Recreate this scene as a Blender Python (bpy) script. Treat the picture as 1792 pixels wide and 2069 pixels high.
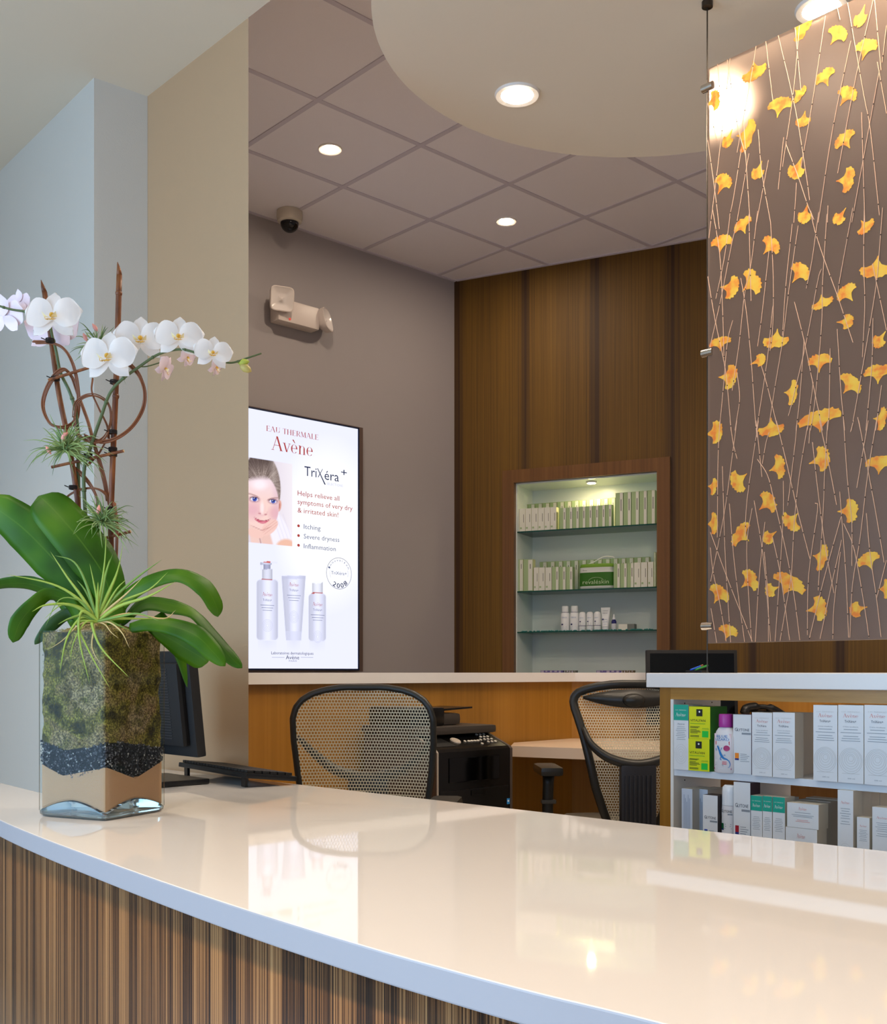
import bpy, bmesh, math, random
from mathutils import Vector, Matrix, noise
import numpy as np
random.seed(7)
PI = math.pi
R = math.radians
for o in list(bpy.data.objects): bpy.data.objects.remove(o, do_unlink=True)
SC = bpy.context.scene
COL = SC.collection

# ---------------------------------------------------------------- camera, world, exposure
EYE = 1.067
F = 2204.0
HZ = 1358.0
cam = bpy.data.cameras.new('camera'); co = bpy.data.objects.new('camera', cam); COL.objects.link(co)
co.location = (0, 0, EYE); co.rotation_euler = (PI/2, 0, 0)
cam.sensor_fit = 'HORIZONTAL'; cam.sensor_width = 36; cam.lens = 36*F/1792
cam.shift_y = (HZ-1034.5)/1792; cam.clip_start = .05
SC.camera = co
SC.view_settings.view_transform = 'Standard'; SC.view_settings.look = 'None'
SC.view_settings.gamma = 1.0; SC.view_settings.exposure = .36
SC.view_settings.use_curve_mapping = False
W = bpy.data.worlds.new('world'); SC.world = W; W.use_nodes = True
bg = W.node_tree.nodes['Background']; bg.inputs[0].default_value = (.55, .72, 1, 1); bg.inputs[1].default_value = .8
LAMP = 300.0          # radiance of the big downlights
LAMP_SMALL = 420.0    # of the small ones
PUCK = 230.0
POSTER = .90

def area(name, loc, target, sx, sy, power, color):
    d = bpy.data.lights.new(name, 'AREA'); d.shape = 'RECTANGLE'; d.size = sx; d.size_y = sy; d.energy = power; d.color = color
    o = bpy.data.objects.new(name, d); COL.objects.link(o); o.location = loc
    o.rotation_euler = (Vector(target)-Vector(loc)).to_track_quat('-Z', 'Y').to_euler()
    return o
# daylight coming in through the shop-front windows behind and to the left of the camera
area('window_daylight', (-1.3, -3.62, 1.35), (-1.3, 0, 1.25), 3.4, 2.1, 44, (.42, .62, 1.0))
area('side_window_daylight', (-3.32, .2, 1.35), (0, .2, 1.25), 3.0, 2.1, 84, (.42, .70, 1.0))

# ---------------------------------------------------------------- helpers
def lin(c):
    if isinstance(c, str): c = tuple(int(c[i:i+2], 16)/255 for i in (0, 2, 4))
    return tuple((x/12.92 if x <= .04045 else ((x+.055)/1.055)**2.4) for x in c)
MC = {}
def M(name, col=None, rough=.5, metal=0., spec=.5, emit=None, es=1., trans=0., ior=1.45, coat=0., sss=0., bump=0., bscale=100.):
    if name in MC: return MC[name]
    m = bpy.data.materials.new(name); m.use_nodes = True; MC[name] = m
    b = m.node_tree.nodes['Principled BSDF']
    b.inputs['Base Color'].default_value = (*lin(col or 'cccccc'), 1)
    b.inputs['Roughness'].default_value = rough; b.inputs['Metallic'].default_value = metal
    b.inputs['Specular IOR Level'].default_value = spec; b.inputs['IOR'].default_value = ior
    b.inputs['Transmission Weight'].default_value = trans; b.inputs['Coat Weight'].default_value = coat
    if emit: b.inputs['Emission Color'].default_value = (*lin(emit), 1); b.inputs['Emission Strength'].default_value = es
    if bump:
        nt = m.node_tree; n = nt.nodes.new('ShaderNodeTexNoise'); n.inputs['Scale'].default_value = bscale; n.inputs['Detail'].default_value = 3
        tc = nt.nodes.new('ShaderNodeTexCoord'); nt.links.new(tc.outputs['Object'], n.inputs['Vector'])
        bp = nt.nodes.new('ShaderNodeBump'); bp.inputs['Strength'].default_value = bump; bp.inputs['Distance'].default_value = .002
        nt.links.new(n.outputs['Fac'], bp.inputs['Height']); nt.links.new(bp.outputs['Normal'], b.inputs['Normal'])
    return m
def N(m, t, **kw):
    n = m.node_tree.nodes.new(t)
    for k, v in kw.items():
        if k.startswith('i_'): n.inputs[k[2:].replace('_', ' ')].default_value = v
        else: setattr(n, k, v)
    return n
def ramp(m, stops):
    n = m.node_tree.nodes.new('ShaderNodeValToRGB'); e = n.color_ramp.elements
    while len(e) < len(stops): e.new(.5)
    for el, (p, c) in zip(e, stops): el.position = p; el.color = (*lin(c), 1)
    return n
def L(m, a, b): m.node_tree.links.new(a, b)
def wood(name, stops, sx, sz, rough=.35, coord='Object', low=None, detail=6, bands=None, dist=0.):
    """vertical-grain veneer: noise squeezed along x, stretched along z"""
    m = M(name, 'ffffff', rough); b = m.node_tree.nodes['Principled BSDF']
    tc = N(m, 'ShaderNodeTexCoord'); mp = N(m, 'ShaderNodeMapping'); mp.inputs['Scale'].default_value = (sx, sx if coord == 'Object' else sz, sz)
    L(m, tc.outputs[coord], mp.inputs[0])
    n = N(m, 'ShaderNodeTexNoise', i_Scale=1.0, i_Detail=detail, i_Roughness=.62, i_Distortion=dist); L(m, mp.outputs[0], n.inputs['Vector'])
    fac = n.outputs['Fac']
    if low:
        mp2 = N(m, 'ShaderNodeMapping'); mp2.inputs['Scale'].default_value = (low[0], low[0] if coord == 'Object' else low[1], low[1]); L(m, tc.outputs[coord], mp2.inputs[0])
        n2 = N(m, 'ShaderNodeTexNoise', i_Scale=1.0, i_Detail=2.); L(m, mp2.outputs[0], n2.inputs['Vector'])
        mx = N(m, 'ShaderNodeMix', data_type='FLOAT'); mx.inputs[0].default_value = low[2]
        L(m, fac, mx.inputs[2]); L(m, n2.outputs['Fac'], mx.inputs[3]); fac = mx.outputs[0]
    rp = ramp(m, stops); L(m, fac, rp.inputs[0]); out = rp.outputs[0]
    if bands:
        per, off, colr, width = bands
        sp = N(m, 'ShaderNodeSeparateXYZ'); L(m, tc.outputs[coord], sp.inputs[0])
        a = N(m, 'ShaderNodeMath', operation='SUBTRACT'); a.inputs[1].default_value = off-per/2; L(m, sp.outputs[0], a.inputs[0])
        c = N(m, 'ShaderNodeMath', operation='PINGPONG'); c.inputs[1].default_value = per/2
        # distance from the nearest band centre
        L(m, a.outputs[0], c.inputs[0])
        n3 = N(m, 'ShaderNodeTexNoise', i_Scale=1.0, i_Detail=3.); mp3 = N(m, 'ShaderNodeMapping'); mp3.inputs['Scale'].default_value = (60, 60, .25)
        L(m, tc.outputs[coord], mp3.inputs[0]); L(m, mp3.outputs[0], n3.inputs['Vector'])
        d = N(m, 'ShaderNodeMath', operation='MULTIPLY_ADD'); d.inputs[1].default_value = .14; L(m, n3.outputs['Fac'], d.inputs[0]); L(m, c.outputs[0], d.inputs[2])
        e = N(m, 'ShaderNodeMapRange'); e.inputs['From Min'].default_value = per/2+.07-width; e.inputs['From Max'].default_value = per/2+.07; L(m, d.outputs[0], e.inputs['Value'])
        mm = N(m, 'ShaderNodeMix', data_type='RGBA'); L(m, e.outputs[0], mm.inputs[0]); L(m, out, mm.inputs[6]); mm.inputs[7].default_value = (*lin(colr), 1)
        out = mm.outputs[2]
    L(m, out, b.inputs['Base Color'])
    return m

ORG = {}
def tag(o, label=None, cat=None, group=None, kind=None):
    if label: o['label'] = label
    if cat: o['category'] = cat
    if group: o['group'] = group
    if kind: o['kind'] = kind
    return o
def thing(name, label, cat, loc=(0, 0, 0), rz=0., group=None, local=False):
    o = bpy.data.objects.new(name, None); COL.objects.link(o); o.location = loc; o.rotation_euler = (0, 0, rz)
    o.empty_display_size = .02
    ORG[o] = Vector((0, 0, 0)) if local else Vector(loc)
    return tag(o, label, cat, group)
def mk(name, V, Fc, mat, parent=None, smooth=False, uv=None, fm=None, base=None):
    """one mesh object. mat may be a list (with fm = material index per face). base = world point to use as origin of a top-level mesh"""
    off = ORG.get(parent, Vector((0, 0, 0))) if parent else (Vector(base) if base is not None else Vector((0, 0, 0)))
    me = bpy.data.meshes.new(name)
    me.from_pydata([tuple(Vector(v)-off) for v in V], [], Fc)
    for m_ in (mat if isinstance(mat, list) else [mat]): me.materials.append(m_)
    if fm: me.polygons.foreach_set('material_index', fm)
    if uv:
        l = me.uv_layers.new(name='UVMap')
        for lp in me.loops: l.data[lp.index].uv = uv[lp.vertex_index]
    if smooth: me.polygons.foreach_set('use_smooth', [True]*len(me.polygons))
    o = bpy.data.objects.new(name, me); COL.objects.link(o)
    if parent: o.parent = parent
    elif base is not None: o.location = base
    ORG[o] = off
    me.update()
    return o
class G:
    """geometry collector"""
    def __init__(s): s.V = []; s.F = []; s.m = []; s.uv = []
    def add(s, V, Fc, mi=0, uv=None):
        k = len(s.V); s.V += [Vector(v) for v in V]; s.F += [tuple(i+k for i in f) for f in Fc]; s.m += [mi]*len(Fc)
        s.uv += (uv or [(0, 0)]*len(V)); return s
    def box(s, x0, x1, y0, y1, z0, z1, mi=0, bev=0.):
        if bev:
            bm = bmesh.new(); bmesh.ops.create_cube(bm, size=1)
            for v in bm.verts: v.co = Vector(((x0+x1)/2+v.co.x*(x1-x0), (y0+y1)/2+v.co.y*(y1-y0), (z0+z1)/2+v.co.z*(z1-z0)))
            bmesh.ops.bevel(bm, geom=bm.edges[:], offset=bev, segments=2, affect='EDGES', profile=.7)
            bm.verts.index_update(); s.add([v.co.copy() for v in bm.verts], [tuple(v.index for v in f.verts) for f in bm.faces], mi); bm.free(); return s
        V = [(x0, y0, z0), (x1, y0, z0), (x1, y1, z0), (x0, y1, z0), (x0, y0, z1), (x1, y0, z1), (x1, y1, z1), (x0, y1, z1)]
        return s.add(V, [(0, 3, 2, 1), (4, 5, 6, 7), (0, 1, 5, 4), (1, 2, 6, 5), (2, 3, 7, 6), (3, 0, 4, 7)], mi)
    def prism(s, P, z0, z1, mi=0, side=None):
        n = len(P)
        if sum(P[i][0]*P[(i+1) % n][1]-P[(i+1) % n][0]*P[i][1] for i in range(n)) < 0: P = P[::-1]
        V = [(x, y, z0) for x, y in P]+[(x, y, z1) for x, y in P]
        s.add(V, [tuple(range(n))[::-1], tuple(range(n, 2*n))], mi)
        k = len(s.V)-2*n
        for i in range(n):
            j = (i+1) % n; s.F.append((k+i, k+j, k+n+j, k+n+i)); s.m.append(mi if side is None else side)
        return s
    def tube(s, P, r, seg=8, mi=0, cap=True, flat=1.):
        P = [Vector(p) for p in P]; n = len(P); rr = r if isinstance(r, (list, tuple)) else [r]*n
        V = []; up = None
        for i, p in enumerate(P):
            t = (P[min(i+1, n-1)]-P[max(i-1, 0)]);
            if t.length < 1e-9: t = Vector((0, 0, 1))
            t.normalize()
            if up is None:
                up = t.cross(Vector((0, 1, 0)));
                if up.length < .1: up = t.cross(Vector((1, 0, 0)))
                up.normalize()
            up = (up-t*up.dot(t)).normalized(); b = t.cross(up)
            for k in range(seg): a = 2*PI*k/seg; V.append(p+up*math.cos(a)*rr[i]+b*math.sin(a)*rr[i]*flat)
        Fc = [(i*seg+k, i*seg+(k+1) % seg, (i+1)*seg+(k+1) % seg, (i+1)*seg+k) for i in range(n-1) for k in range(seg)]
        if cap: Fc += [tuple(range(seg))[::-1], tuple(range((n-1)*seg, n*seg))]
        return s.add(V, Fc, mi)
    def lathe(s, prof, seg=24, mi=0, c=(0, 0, 0), ax='z', sy=1.):
        V = []
        for r, h in prof:
            for k in range(seg):
                a = 2*PI*k/seg; x, y = r*math.cos(a), r*math.sin(a)*sy
                V.append(Vector((x, y, h) if ax == 'z' else (x, -h, y) if ax == 'y' else (h, x, y))+Vector(c))
        n = len(prof)
        Fc = [(i*seg+k, i*seg+(k+1) % seg, (i+1)*seg+(k+1) % seg, (i+1)*seg+k) for i in range(n-1) for k in range(seg)]
        Fc += [tuple(range(seg))[::-1], tuple(range((n-1)*seg, n*seg))]
        return s.add(V, Fc, mi)
    def grid(s, fn, nu, nv, mi=0, uvf=None):
        V = [fn(i/nu, j/nv) for j in range(nv+1) for i in range(nu+1)]
        uv = [(i/nu, j/nv) if not uvf else uvf(i/nu, j/nv) for j in range(nv+1) for i in range(nu+1)]
        Fc = [(j*(nu+1)+i, j*(nu+1)+i+1, (j+1)*(nu+1)+i+1, (j+1)*(nu+1)+i) for j in range(nv) for i in range(nu)]
        return s.add(V, Fc, mi, uv)
    def xf(s, mat, k=0):
        for i in range(k, len(s.V)): s.V[i] = mat @ s.V[i]
        return s
    def mk(s, name, mat, parent=None, smooth=False, base=None, uv=False):
        return mk(name, s.V, s.F, mat, parent, smooth, s.uv if uv else None, s.m, base)
def solid(o, t, off=0.):
    md = o.modifiers.new('solid', 'SOLIDIFY'); md.thickness = t; md.offset = off; return o
def auto(o, ang=35):
    for p in o.data.polygons: p.use_smooth = True
    try: o.data.set_sharp_from_angle(angle=R(ang))
    except Exception: pass
    return o
def PX(px, py, D): return Vector(((px-896)/F*D, D, EYE+(HZ-py)/F*D))
def cat_rom(P, n=6):
    P = [Vector(p) for p in P]; Q = [P[0]*2-P[1]]+P+[P[-1]*2-P[-2]]; out = []
    for i in range(1, len(Q)-2):
        for k in range(n):
            t = k/n; a, b, c, d = Q[i-1], Q[i], Q[i+1], Q[i+2]
            out.append(.5*((2*b)+(c-a)*t+(2*a-5*b+4*c-d)*t*t+(3*b-a-3*c+d)*t**3))
    out.append(P[-1]); return out
# text -> flat geometry in the local XZ plane (reads from -y)
TC_ = {}
def raw_text(s):
    if s in TC_: return TC_[s]
    c = bpy.data.curves.new('t', 'FONT'); c.body = s; c.size = 1; c.resolution_u = 2
    o = bpy.data.objects.new('t', c); COL.objects.link(o); bpy.context.view_layer.update()
    dg = bpy.context.evaluated_depsgraph_get(); me = o.evaluated_get(dg).to_mesh()
    V = [tuple(v.co) for v in me.vertices]; Fc = [tuple(p.vertices) for p in me.polygons]
    o.evaluated_get(dg).to_mesh_clear(); bpy.data.objects.remove(o); bpy.data.curves.remove(c)
    xs = [v[0] for v in V] or [0, 1]
    TC_[s] = (V, Fc, min(xs), max(xs)); return TC_[s]
def put_text(g, s, x0, z0, w, h, mi=0, y=0., slope=0., rot=0.):
    """baseline-left at (x0,z0), fitted to width w, cap height h"""
    V, Fc, a, b = raw_text(s); k = w/(b-a); kz = h/.70
    ca, sa = math.cos(rot), math.sin(rot)
    out = []
    for x, yy, _ in V:
        X = (x-a)*k; Z = yy*kz+X*slope
        out.append((x0+X*ca-Z*sa, y, z0+X*sa+Z*ca))
    g.add(out, Fc, mi)
# high-contrast serif letters built from strokes (cap height 1)
def serif_glyph(ch):
    T, t, s = .12, .035, .03
    def st(x0, y0, x1, y1, w): return [(x0-w/2, y0), (x0+w/2, y0), (x1+w/2, y1), (x1-w/2, y1)]
    def hb(x0, x1, y, h=t): return [(x0, y-h/2), (x1, y-h/2), (x1, y+h/2), (x0, y+h/2)]
    def sf(x, y, w=.2): return [(x-w/2, y-s/2 if y > .1 else y), (x+w/2, y-s/2 if y > .1 else y), (x+w/2, y+s/2 if y > .1 else y+s), (x-w/2, y+s/2 if y > .1 else y+s)]
    def arc(cx, cy, rx, ry, a0, a1, T=T, t=t, n=14):
        q = []
        for i in range(n):
            A, B = R(a0+(a1-a0)*i/n), R(a0+(a1-a0)*(i+1)/n)
            wa, wb = t+(T-t)*abs(math.cos(A))**1.3, t+(T-t)*abs(math.cos(B))**1.3
            q.append([(cx+(rx-wa)*math.cos(A), cy+(ry-wa*.35)*math.sin(A)), (cx+rx*math.cos(A), cy+ry*math.sin(A)), (cx+rx*math.cos(B), cy+ry*math.sin(B)), (cx+(rx-wb)*math.cos(B), cy+(ry-wb*.35)*math.sin(B))])
        return q
    x = .62
    g = {
     'A': ([st(.06, 0, .36, 1, t), st(.66, 0, .36, 1, T), hb(.17, .55, .36), sf(.06, 0), sf(.66, 0, .24)], .78),
     'E': ([st(.16, 0, .16, 1, T), hb(.06, .55, .98), hb(.16, .46, .52), hb(.06, .58, .02), hb(.53, .56, .9, .2), hb(.55, .58, .1, .2), hb(.44, .47, .52, .16)], .64),
     'U': ([st(.16, .3, .16, 1, T), st(.62, .3, .62, 1, t), sf(.16, .985), sf(.62, .985, .18)]+arc(.37, .32, .27, .32, 180, 360, .1), .76),
     'T': ([st(.32, 0, .32, 1, T), hb(.03, .61, .98), sf(.32, 0), hb(.03, .06, .9, .2), hb(.58, .61, .9, .2)], .64),
     'H': ([st(.16, 0, .16, 1, T), st(.62, 0, .62, 1, T), hb(.16, .62, .52), sf(.16, 0), sf(.62, 0), sf(.16, .985), sf(.62, .985)], .8),
     'R': ([st(.16, 0, .16, 1, T), sf(.16, 0), hb(.06, .36, .98), hb(.16, .36, .5), st(.64, 0, .34, .5, T*.9)]+arc(.34, .74, .25, .26, -90, 90, .11), .7),
     'M': ([st(.12, 0, .16, 1, t), st(.74, 0, .72, 1, T), st(.43, .05, .18, 1, T*.9), st(.43, .05, .7, 1, t), sf(.12, 0), sf(.74, 0), sf(.13, .985, .14), sf(.75, .985, .14)], .9),
     'L': ([st(.16, 0, .16, 1, T), hb(.06, .53, .02), sf(.16, .985), hb(.5, .53, .1, .2)], .58),
     'v': ([st(.27, 0, .09, x, T*.85), st(.27, 0, .47, x, t), sf(.09, x), sf(.47, x, .16)], .54),
     'e': (arc(.26, .31, .23, .32, 0, 320, .1)+[hb(.07, .49, .34, t)], .54),
     'n': ([st(.13, 0, .13, x, T*.8), st(.44, 0, .44, .42, T*.8), sf(.13, 0, .2), sf(.44, 0, .2), sf(.09, x, .1)]+arc(.3, .4, .19, .22, 0, 170, .09), .58),
     ' ': ([], .34)}
    g['è'] = (g['e'][0]+[[(.12, .95), (.22, .97), (.34, .72), (.29, .72)]], .54)
    return g[ch]
def put_serif(g, s, x0, z0, w, h, mi=0, y=0., slope=0.):
    tot = sum(serif_glyph(c)[1] for c in s); k = w/tot; cx = 0
    for c in s:
        P, adv = serif_glyph(c)
        for q in P:
            g.add([(x0+(cx+a)*k, y, z0+b*h+(cx+a)*k*slope) for a, b in q], [tuple(range(len(q)))], mi)
        cx += adv
def rect(g, x0, x1, z0, z1, mi=0, y=0.): g.add([(x0, y, z0), (x1, y, z0), (x1, y, z1), (x0, y, z1)], [(0, 1, 2, 3)], mi)
def ringz(g, cx, cz, rx, rz_, w, mi=0, y=0., a0=0, a1=360, n=36):
    V = []
    for i in range(n+1):
        a = R(a0+(a1-a0)*i/n); V += [(cx+rx*math.cos(a), y, cz+rz_*math.sin(a)), (cx+(rx-w)*math.cos(a), y, cz+(rz_-w)*math.sin(a))]
    g.add(V, [(2*i, 2*i+2, 2*i+3, 2*i+1) for i in range(n)], mi)
def ellz(g, cx, cz, rx, rz_, mi=0, y=0., n=24):
    g.add([(cx+rx*math.cos(2*PI*i/n), y, cz+rz_*math.sin(2*PI*i/n)) for i in range(n)], [tuple(range(n))], mi)
ORD = ['leftmost']+[w+' from left' for w in 'second third fourth fifth sixth seventh eighth ninth tenth eleventh twelfth thirteenth fourteenth'.split()]
U = Vector((.733, .680, 0)); Vv = Vector((.680, -.733, 0)); Wd = Vector((.902, -.432, 0))
AU = math.atan2(.680, .733); AV = math.atan2(-.733, .680); AW = math.atan2(-.432, .902)
HC = EYE+2.53      # tile ceiling
HS = EYE+1.95      # plaster soffit and disc
C0 = Vector((.07, 7.06, 0))

# ---------------------------------------------------------------- materials of the shell
white_paint = M('white_paint', 'd3d0c8', .6, bump=.15, bscale=220)
taupe_paint = M('taupe_paint', 'c3a17d', .62, bump=.15, bscale=220)
grey_paint = M('grey_paint', 'a39d9e', .62, bump=.15, bscale=220)
soffit_paint = M('soffit_paint', 'e0d6c4', .65, bump=.1, bscale=200)
tile_mat = M('ceiling_tile', 'f0ecf2', .8, bump=.5, bscale=320)
grid_mat = M('ceiling_grid_metal', 'cdc6d2', .5)
floor_mat = M('floor_stone', 'c9c1b6', .3)
teak = wood('teak_veneer', [(.30, '442d05'), (.45, '5f420a'), (.6, '705010'), (.75, '7d5c18')], 95, .8, .6, bands=(.4675, .487, '3a230c', .055), low=(5, .2, .35))
teak_trim = wood('teak_frame', [(.25, '50331a'), (.5, '6e4a26'), (.8, '835c33')], 60, .6, .4, low=(10, .4, .4))
anigre = wood('honey_veneer', [(.25, '8a5d18'), (.5, 'a37026'), (.8, 'b38236')], 70, .7, .33, low=(8, .3, .5))
zebra = wood('zebrano_veneer', [(.37, '150a04'), (.445, '2c180b'), (.49, '52341c'), (.535, '7f5733'), (.60, 'a37a4e'), (.75, 'b48c60')], 520, .6, .38, coord='UV', low=(30, .35, .36), detail=5, dist=.15)
quartz = M('white_quartz', 'e6dfd8', .035, spec=.62); shaded_front_edge = M('quartz_shaded_edge', 'a3a5ad', .3)  # front edge is the same white stone, shade painted into its grey
quartz_edge = M('honed_quartz', 'e6e2de', .3)

def structure(g, name, mat, smooth=False): return tag(g.mk(name, mat), kind='structure')
# floor and ceilings
structure(G().box(-3.3, 4.2, -3.7, 8.2, -.1, 0), 'floor', floor_mat)
structure(G().box(-3.3, 4.2, -3.7, 8.2, HC, HC+.1), 'ceiling', tile_mat)
A = Vector((-.581, 3.25)); Bp = Vector((-1.0025, 3.695)); Cp = Vector((-1.146, 3.578))
v2 = Vector((.680, -.733)); u2 = Vector((.733, .680))
dA = (A-Bp).normalized()
E0 = Bp-dA*3.2; E1 = A+dA*6.8
g = G().prism([(E0.x, E0.y), (E1.x, E1.y), (4.1, -3.6), (-3.2, -3.6)], HS, HS+.06)
structure(g, 'ceiling', soffit_paint)
nrm = Vector((-dA.y, dA.x)); nrm = nrm if nrm.y < 0 else -nrm
a_, b_ = E0, E1
g = G().prism([tuple(a_), tuple(b_), tuple(b_+nrm*.12), tuple(a_+nrm*.12)], HS+.06, HC)
structure(g, 'wall_header', soffit_paint)
# left wall, pier
Dp = Cp+Vector((-.579, .666))*2.9
g = G().prism([tuple(Dp), tuple(Cp), tuple(Bp), (Bp.x-.02, Bp.y+.3), (Dp.x+.1, Dp.y+.35)], 0, HS)
structure(g, 'wall_left', white_paint)
g = G().prism([tuple(Bp+Vector((.0005, -.0005))), tuple(A), (-.668, 3.70), (-1.02, 4.0)], 0, HS)
structure(g, 'wall_pier', taupe_paint)
# wall with the lightbox
g = G().box(-3.3, 0, 0, .1, 0, HC); g.xf(Matrix.Translation(C0) @ Matrix.Rotation(AU, 4, 'Z'))
structure(g, 'wall_side', grey_paint)
structure(G().box(4.1, 4.2, -3.6, 6.0, 0, HC), 'wall_right', grey_paint)
structure(G().box(-3.3, -3.2, 2.0, 6.4, 0, HC).box(-3.3, -3.2, -3.6, -1.6, 0, HC).box(-3.3, -3.2, -1.6, 2.0, 0, .3).box(-3.3, -3.2, -1.6, 2.0, 2.5, HC), 'wall_far_left', white_paint)
structure(G().box(.6, 4.1, -3.7, -3.6, 0, HC).box(-3.3, -3.2, -3.7, -3.6, 0, HC).box(-3.2, .6, -3.7, -3.6, 0, .3).box(-3.2, .6, -3.7, -3.6, 2.5, HC), 'wall_front', white_paint)
# teak wall with the recess
NX0, NX1, NZ1, NZ0, ND = .42, 1.332, EYE+1.193, EYE-1.0, .30
MW = Matrix.Translation(C0) @ Matrix.Rotation(AW, 4, 'Z')
g = G().box(0, NX0-.004, 0, .34, 0, HC).box(NX1+.004, 4.5, 0, .34, 0, HC).box(NX0-.004, NX1+.004, 0, .34, NZ1+.004, HC).box(NX0-.004, NX1+.004, 0, .34, 0, NZ0-.004)
wb = structure(g, 'wall_back', teak); wb.matrix_world = MW
# ceiling grid bars clipped to the room
def clip(p, q, planes):
    t0, t1 = 0., 1.; d = q-p
    for n, c in planes:
        a = n.dot(p)-c; b = n.dot(d)
        if abs(b) < 1e-9:
            if a < 0: return None
            continue
        t = -a/b
        if b > 0: t0 = max(t0, t)
        else: t1 = min(t1, t)
    return (p+d*t0, p+d*t1) if t1-t0 > 1e-4 else None
c2 = Vector((C0.x, C0.y)); w2 = Vector((Wd.x, Wd.y))
nl = Vector((.680, -.733)); nw = Vector((-.432, -.902)); nh = -nrm
planes = [(nl, nl.dot(c2)), (nw, nw.dot(c2)), (nh, nh.dot(A)), (Vector((-1, 0)), -4.1)]
P1 = Vector((-.109, 5.236)); gb = G()
for k in range(-9, 10):
    for d, o_ in ((u2, v2), (v2, u2)):
        c = P1+o_*(.61*k) if d is u2 else P1+o_*(.61*k)
        s = clip(c-d*9, c+d*9, planes)
        if s:
            a, b = s; n = Vector((-d.y, d.x))*.012
            gb.prism([tuple(a+n), tuple(b+n), tuple(b-n), tuple(a-n)], HC-.004 if d is u2 else HC-.0045, HC)
structure(gb, 'trim_1', grid_mat)
# wall angles where the ceiling meets the walls
g = G().box(-3.2, 0, -.018, 0, HC-.006, HC); g.xf(Matrix.Translation(C0) @ Matrix.Rotation(AU, 4, 'Z')); structure(g, 'trim_2', grid_mat)
g = G().box(0.02, 4.4, -.018, 0, HC-.006, HC); g.xf(MW); structure(g, 'trim_3', grid_mat)
# round plaster disc
dc = Vector((.68, 3.24)); g = G()
n = 96; P = [(dc.x+.893*math.cos(2*PI*i/n), dc.y+.893*math.sin(2*PI*i/n)) for i in range(n)]
g.prism(P, HS, HC-.006)
disc = structure(g, 'ceiling', soffit_paint); auto(disc, 30)

# ---------------------------------------------------------------- downlights
lamp_white = M('lamp_trim_white', 'e8e2da', .4)
lamp_glow = M('lamp_lens', 'ffffff', emit='ffead0', es=LAMP)
lamp_glow_s = M('lamp_lens_small', 'ffffff', emit='ffe8cc', es=LAMP_SMALL)
def downlight(x, y, z, r, label, glow=lamp_glow, group='round downlights'):
    t = thing('downlight', label, 'ceiling light', (x, y, z), group=group, local=True)
    g = G().lathe([(r*.70, -.001), (r*.72, -.006), (r*.95, -.008), (r, -.003), (r, 0), (r*.70, 0)][::-1], 40)
    auto(g.mk('trim_ring', lamp_white, t), 40)
    g = G().lathe([(r*.69, -.001), (r*.69, -.0035), (r*.5, -.0055), (.001, -.0065)], 32)
    g.mk('lens', glow, t, smooth=True)
    return t
for (px, py, lab) in ((1045, 190, 'large round downlight glowing alone in the middle of the plaster disc'), (1660, 16, 'large round downlight partly behind the top edge of the leaf panel')):
    D = 1.95*F/(HZ-py); downlight((px-896)/F*D, D, HS, .076, lab)
downlight(1.07, 3.85, HS, .076, 'large round downlight glowing through the leaf panel near its upper left corner')
for (px, py, lab) in ((667, 300, 'small recessed ceiling tile spotlight nearer the dome camera'), (1023, 446, 'small recessed ceiling tile spotlight nearer the wood wall')):
    D = 2.53*F/(HZ-py); downlight((px-896)/F*D, D, HC, .058, lab, lamp_glow_s, 'small tile spotlights')
# fittings outside the picture: near side of the disc, then added fill lamps
for (x, y) in ((.35, 2.72), (1.05, 2.70)): downlight(x, y, HS, .076, 'large round downlight on the near side of the plaster disc overhead')
lamp_glow_d = M('lamp_lens_dim', 'ffffff', emit='ffe8c8', es=25)
for (x, y) in ((-1.5, 1.6), (-.75, .9), (.35, -.3), (-1.9, -.9), (1.7, -1.6), (-2.2, 3.0)):  # added unseen fittings that brighten the counter, walls and leaf panel
    t = downlight(x, y, HS, .076, 'round fill downlight added in the lobby soffit outside the picture', lamp_glow_d, 'added lobby downlights')
    d = bpy.data.lights.new('lobby_fill_spot', 'SPOT'); d.energy = 88 if x > -1 else 36; d.color = (1, .80, .60); d.spot_size = R(104); d.spot_blend = .9; d.shadow_soft_size = .05
    o = bpy.data.objects.new('lobby_fill_spot', d); COL.objects.link(o); o.parent = t; o.location = (0, 0, -.03)
for (x, y) in ((2.9, 4.5), (3.3, 3.2), (3.3, 1.9), (2.3, 1.6)): downlight(x, y, HC, .058, 'small tile fill spotlight added over the back office outside the picture', lamp_glow_s, 'added back office spotlights')  # added unseen fittings, general fill for the reception interior

# ---------------------------------------------------------------- front reception counter
CT = EYE-.31
front = [(-1.30, 3.13), (-1.255, 2.95), (-1.165, 2.71), (-1.055, 2.49), (-.929, 2.285), (-.747, 2.035), (-.564, 1.800), (-.403, 1.598), (-.253, 1.418), (-.0947, 1.240), (.003, 1.139), (.088, 1.056), (.16, .993), (.24, .92), (.34, .84), (.46, .755), (.62, .66), (.82, .575), (1.05, .52), (1.30, .50)]
fc = [(p.x, p.y) for p in cat_rom([(a, b, 0) for a, b in front], 5)]
back = [(1.42, 1.26), (-.958, 3.55), (-.80, 2.553), (-1.051, 2.823)]
Pg = fc+back
def inset(pts, d):
    out = []
    for i in range(len(pts)):
        a = Vector(pts[max(i-1, 0)]); b = Vector(pts[min(i+1, len(pts)-1)]); t = (b-a).normalized(); out.append((pts[i][0]-t.y*d, pts[i][1]+t.x*d))
    return out
ct = G().prism(Pg, CT-.0355, CT, 0, 1).mk('countertop', [quartz, shaded_front_edge])
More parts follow.
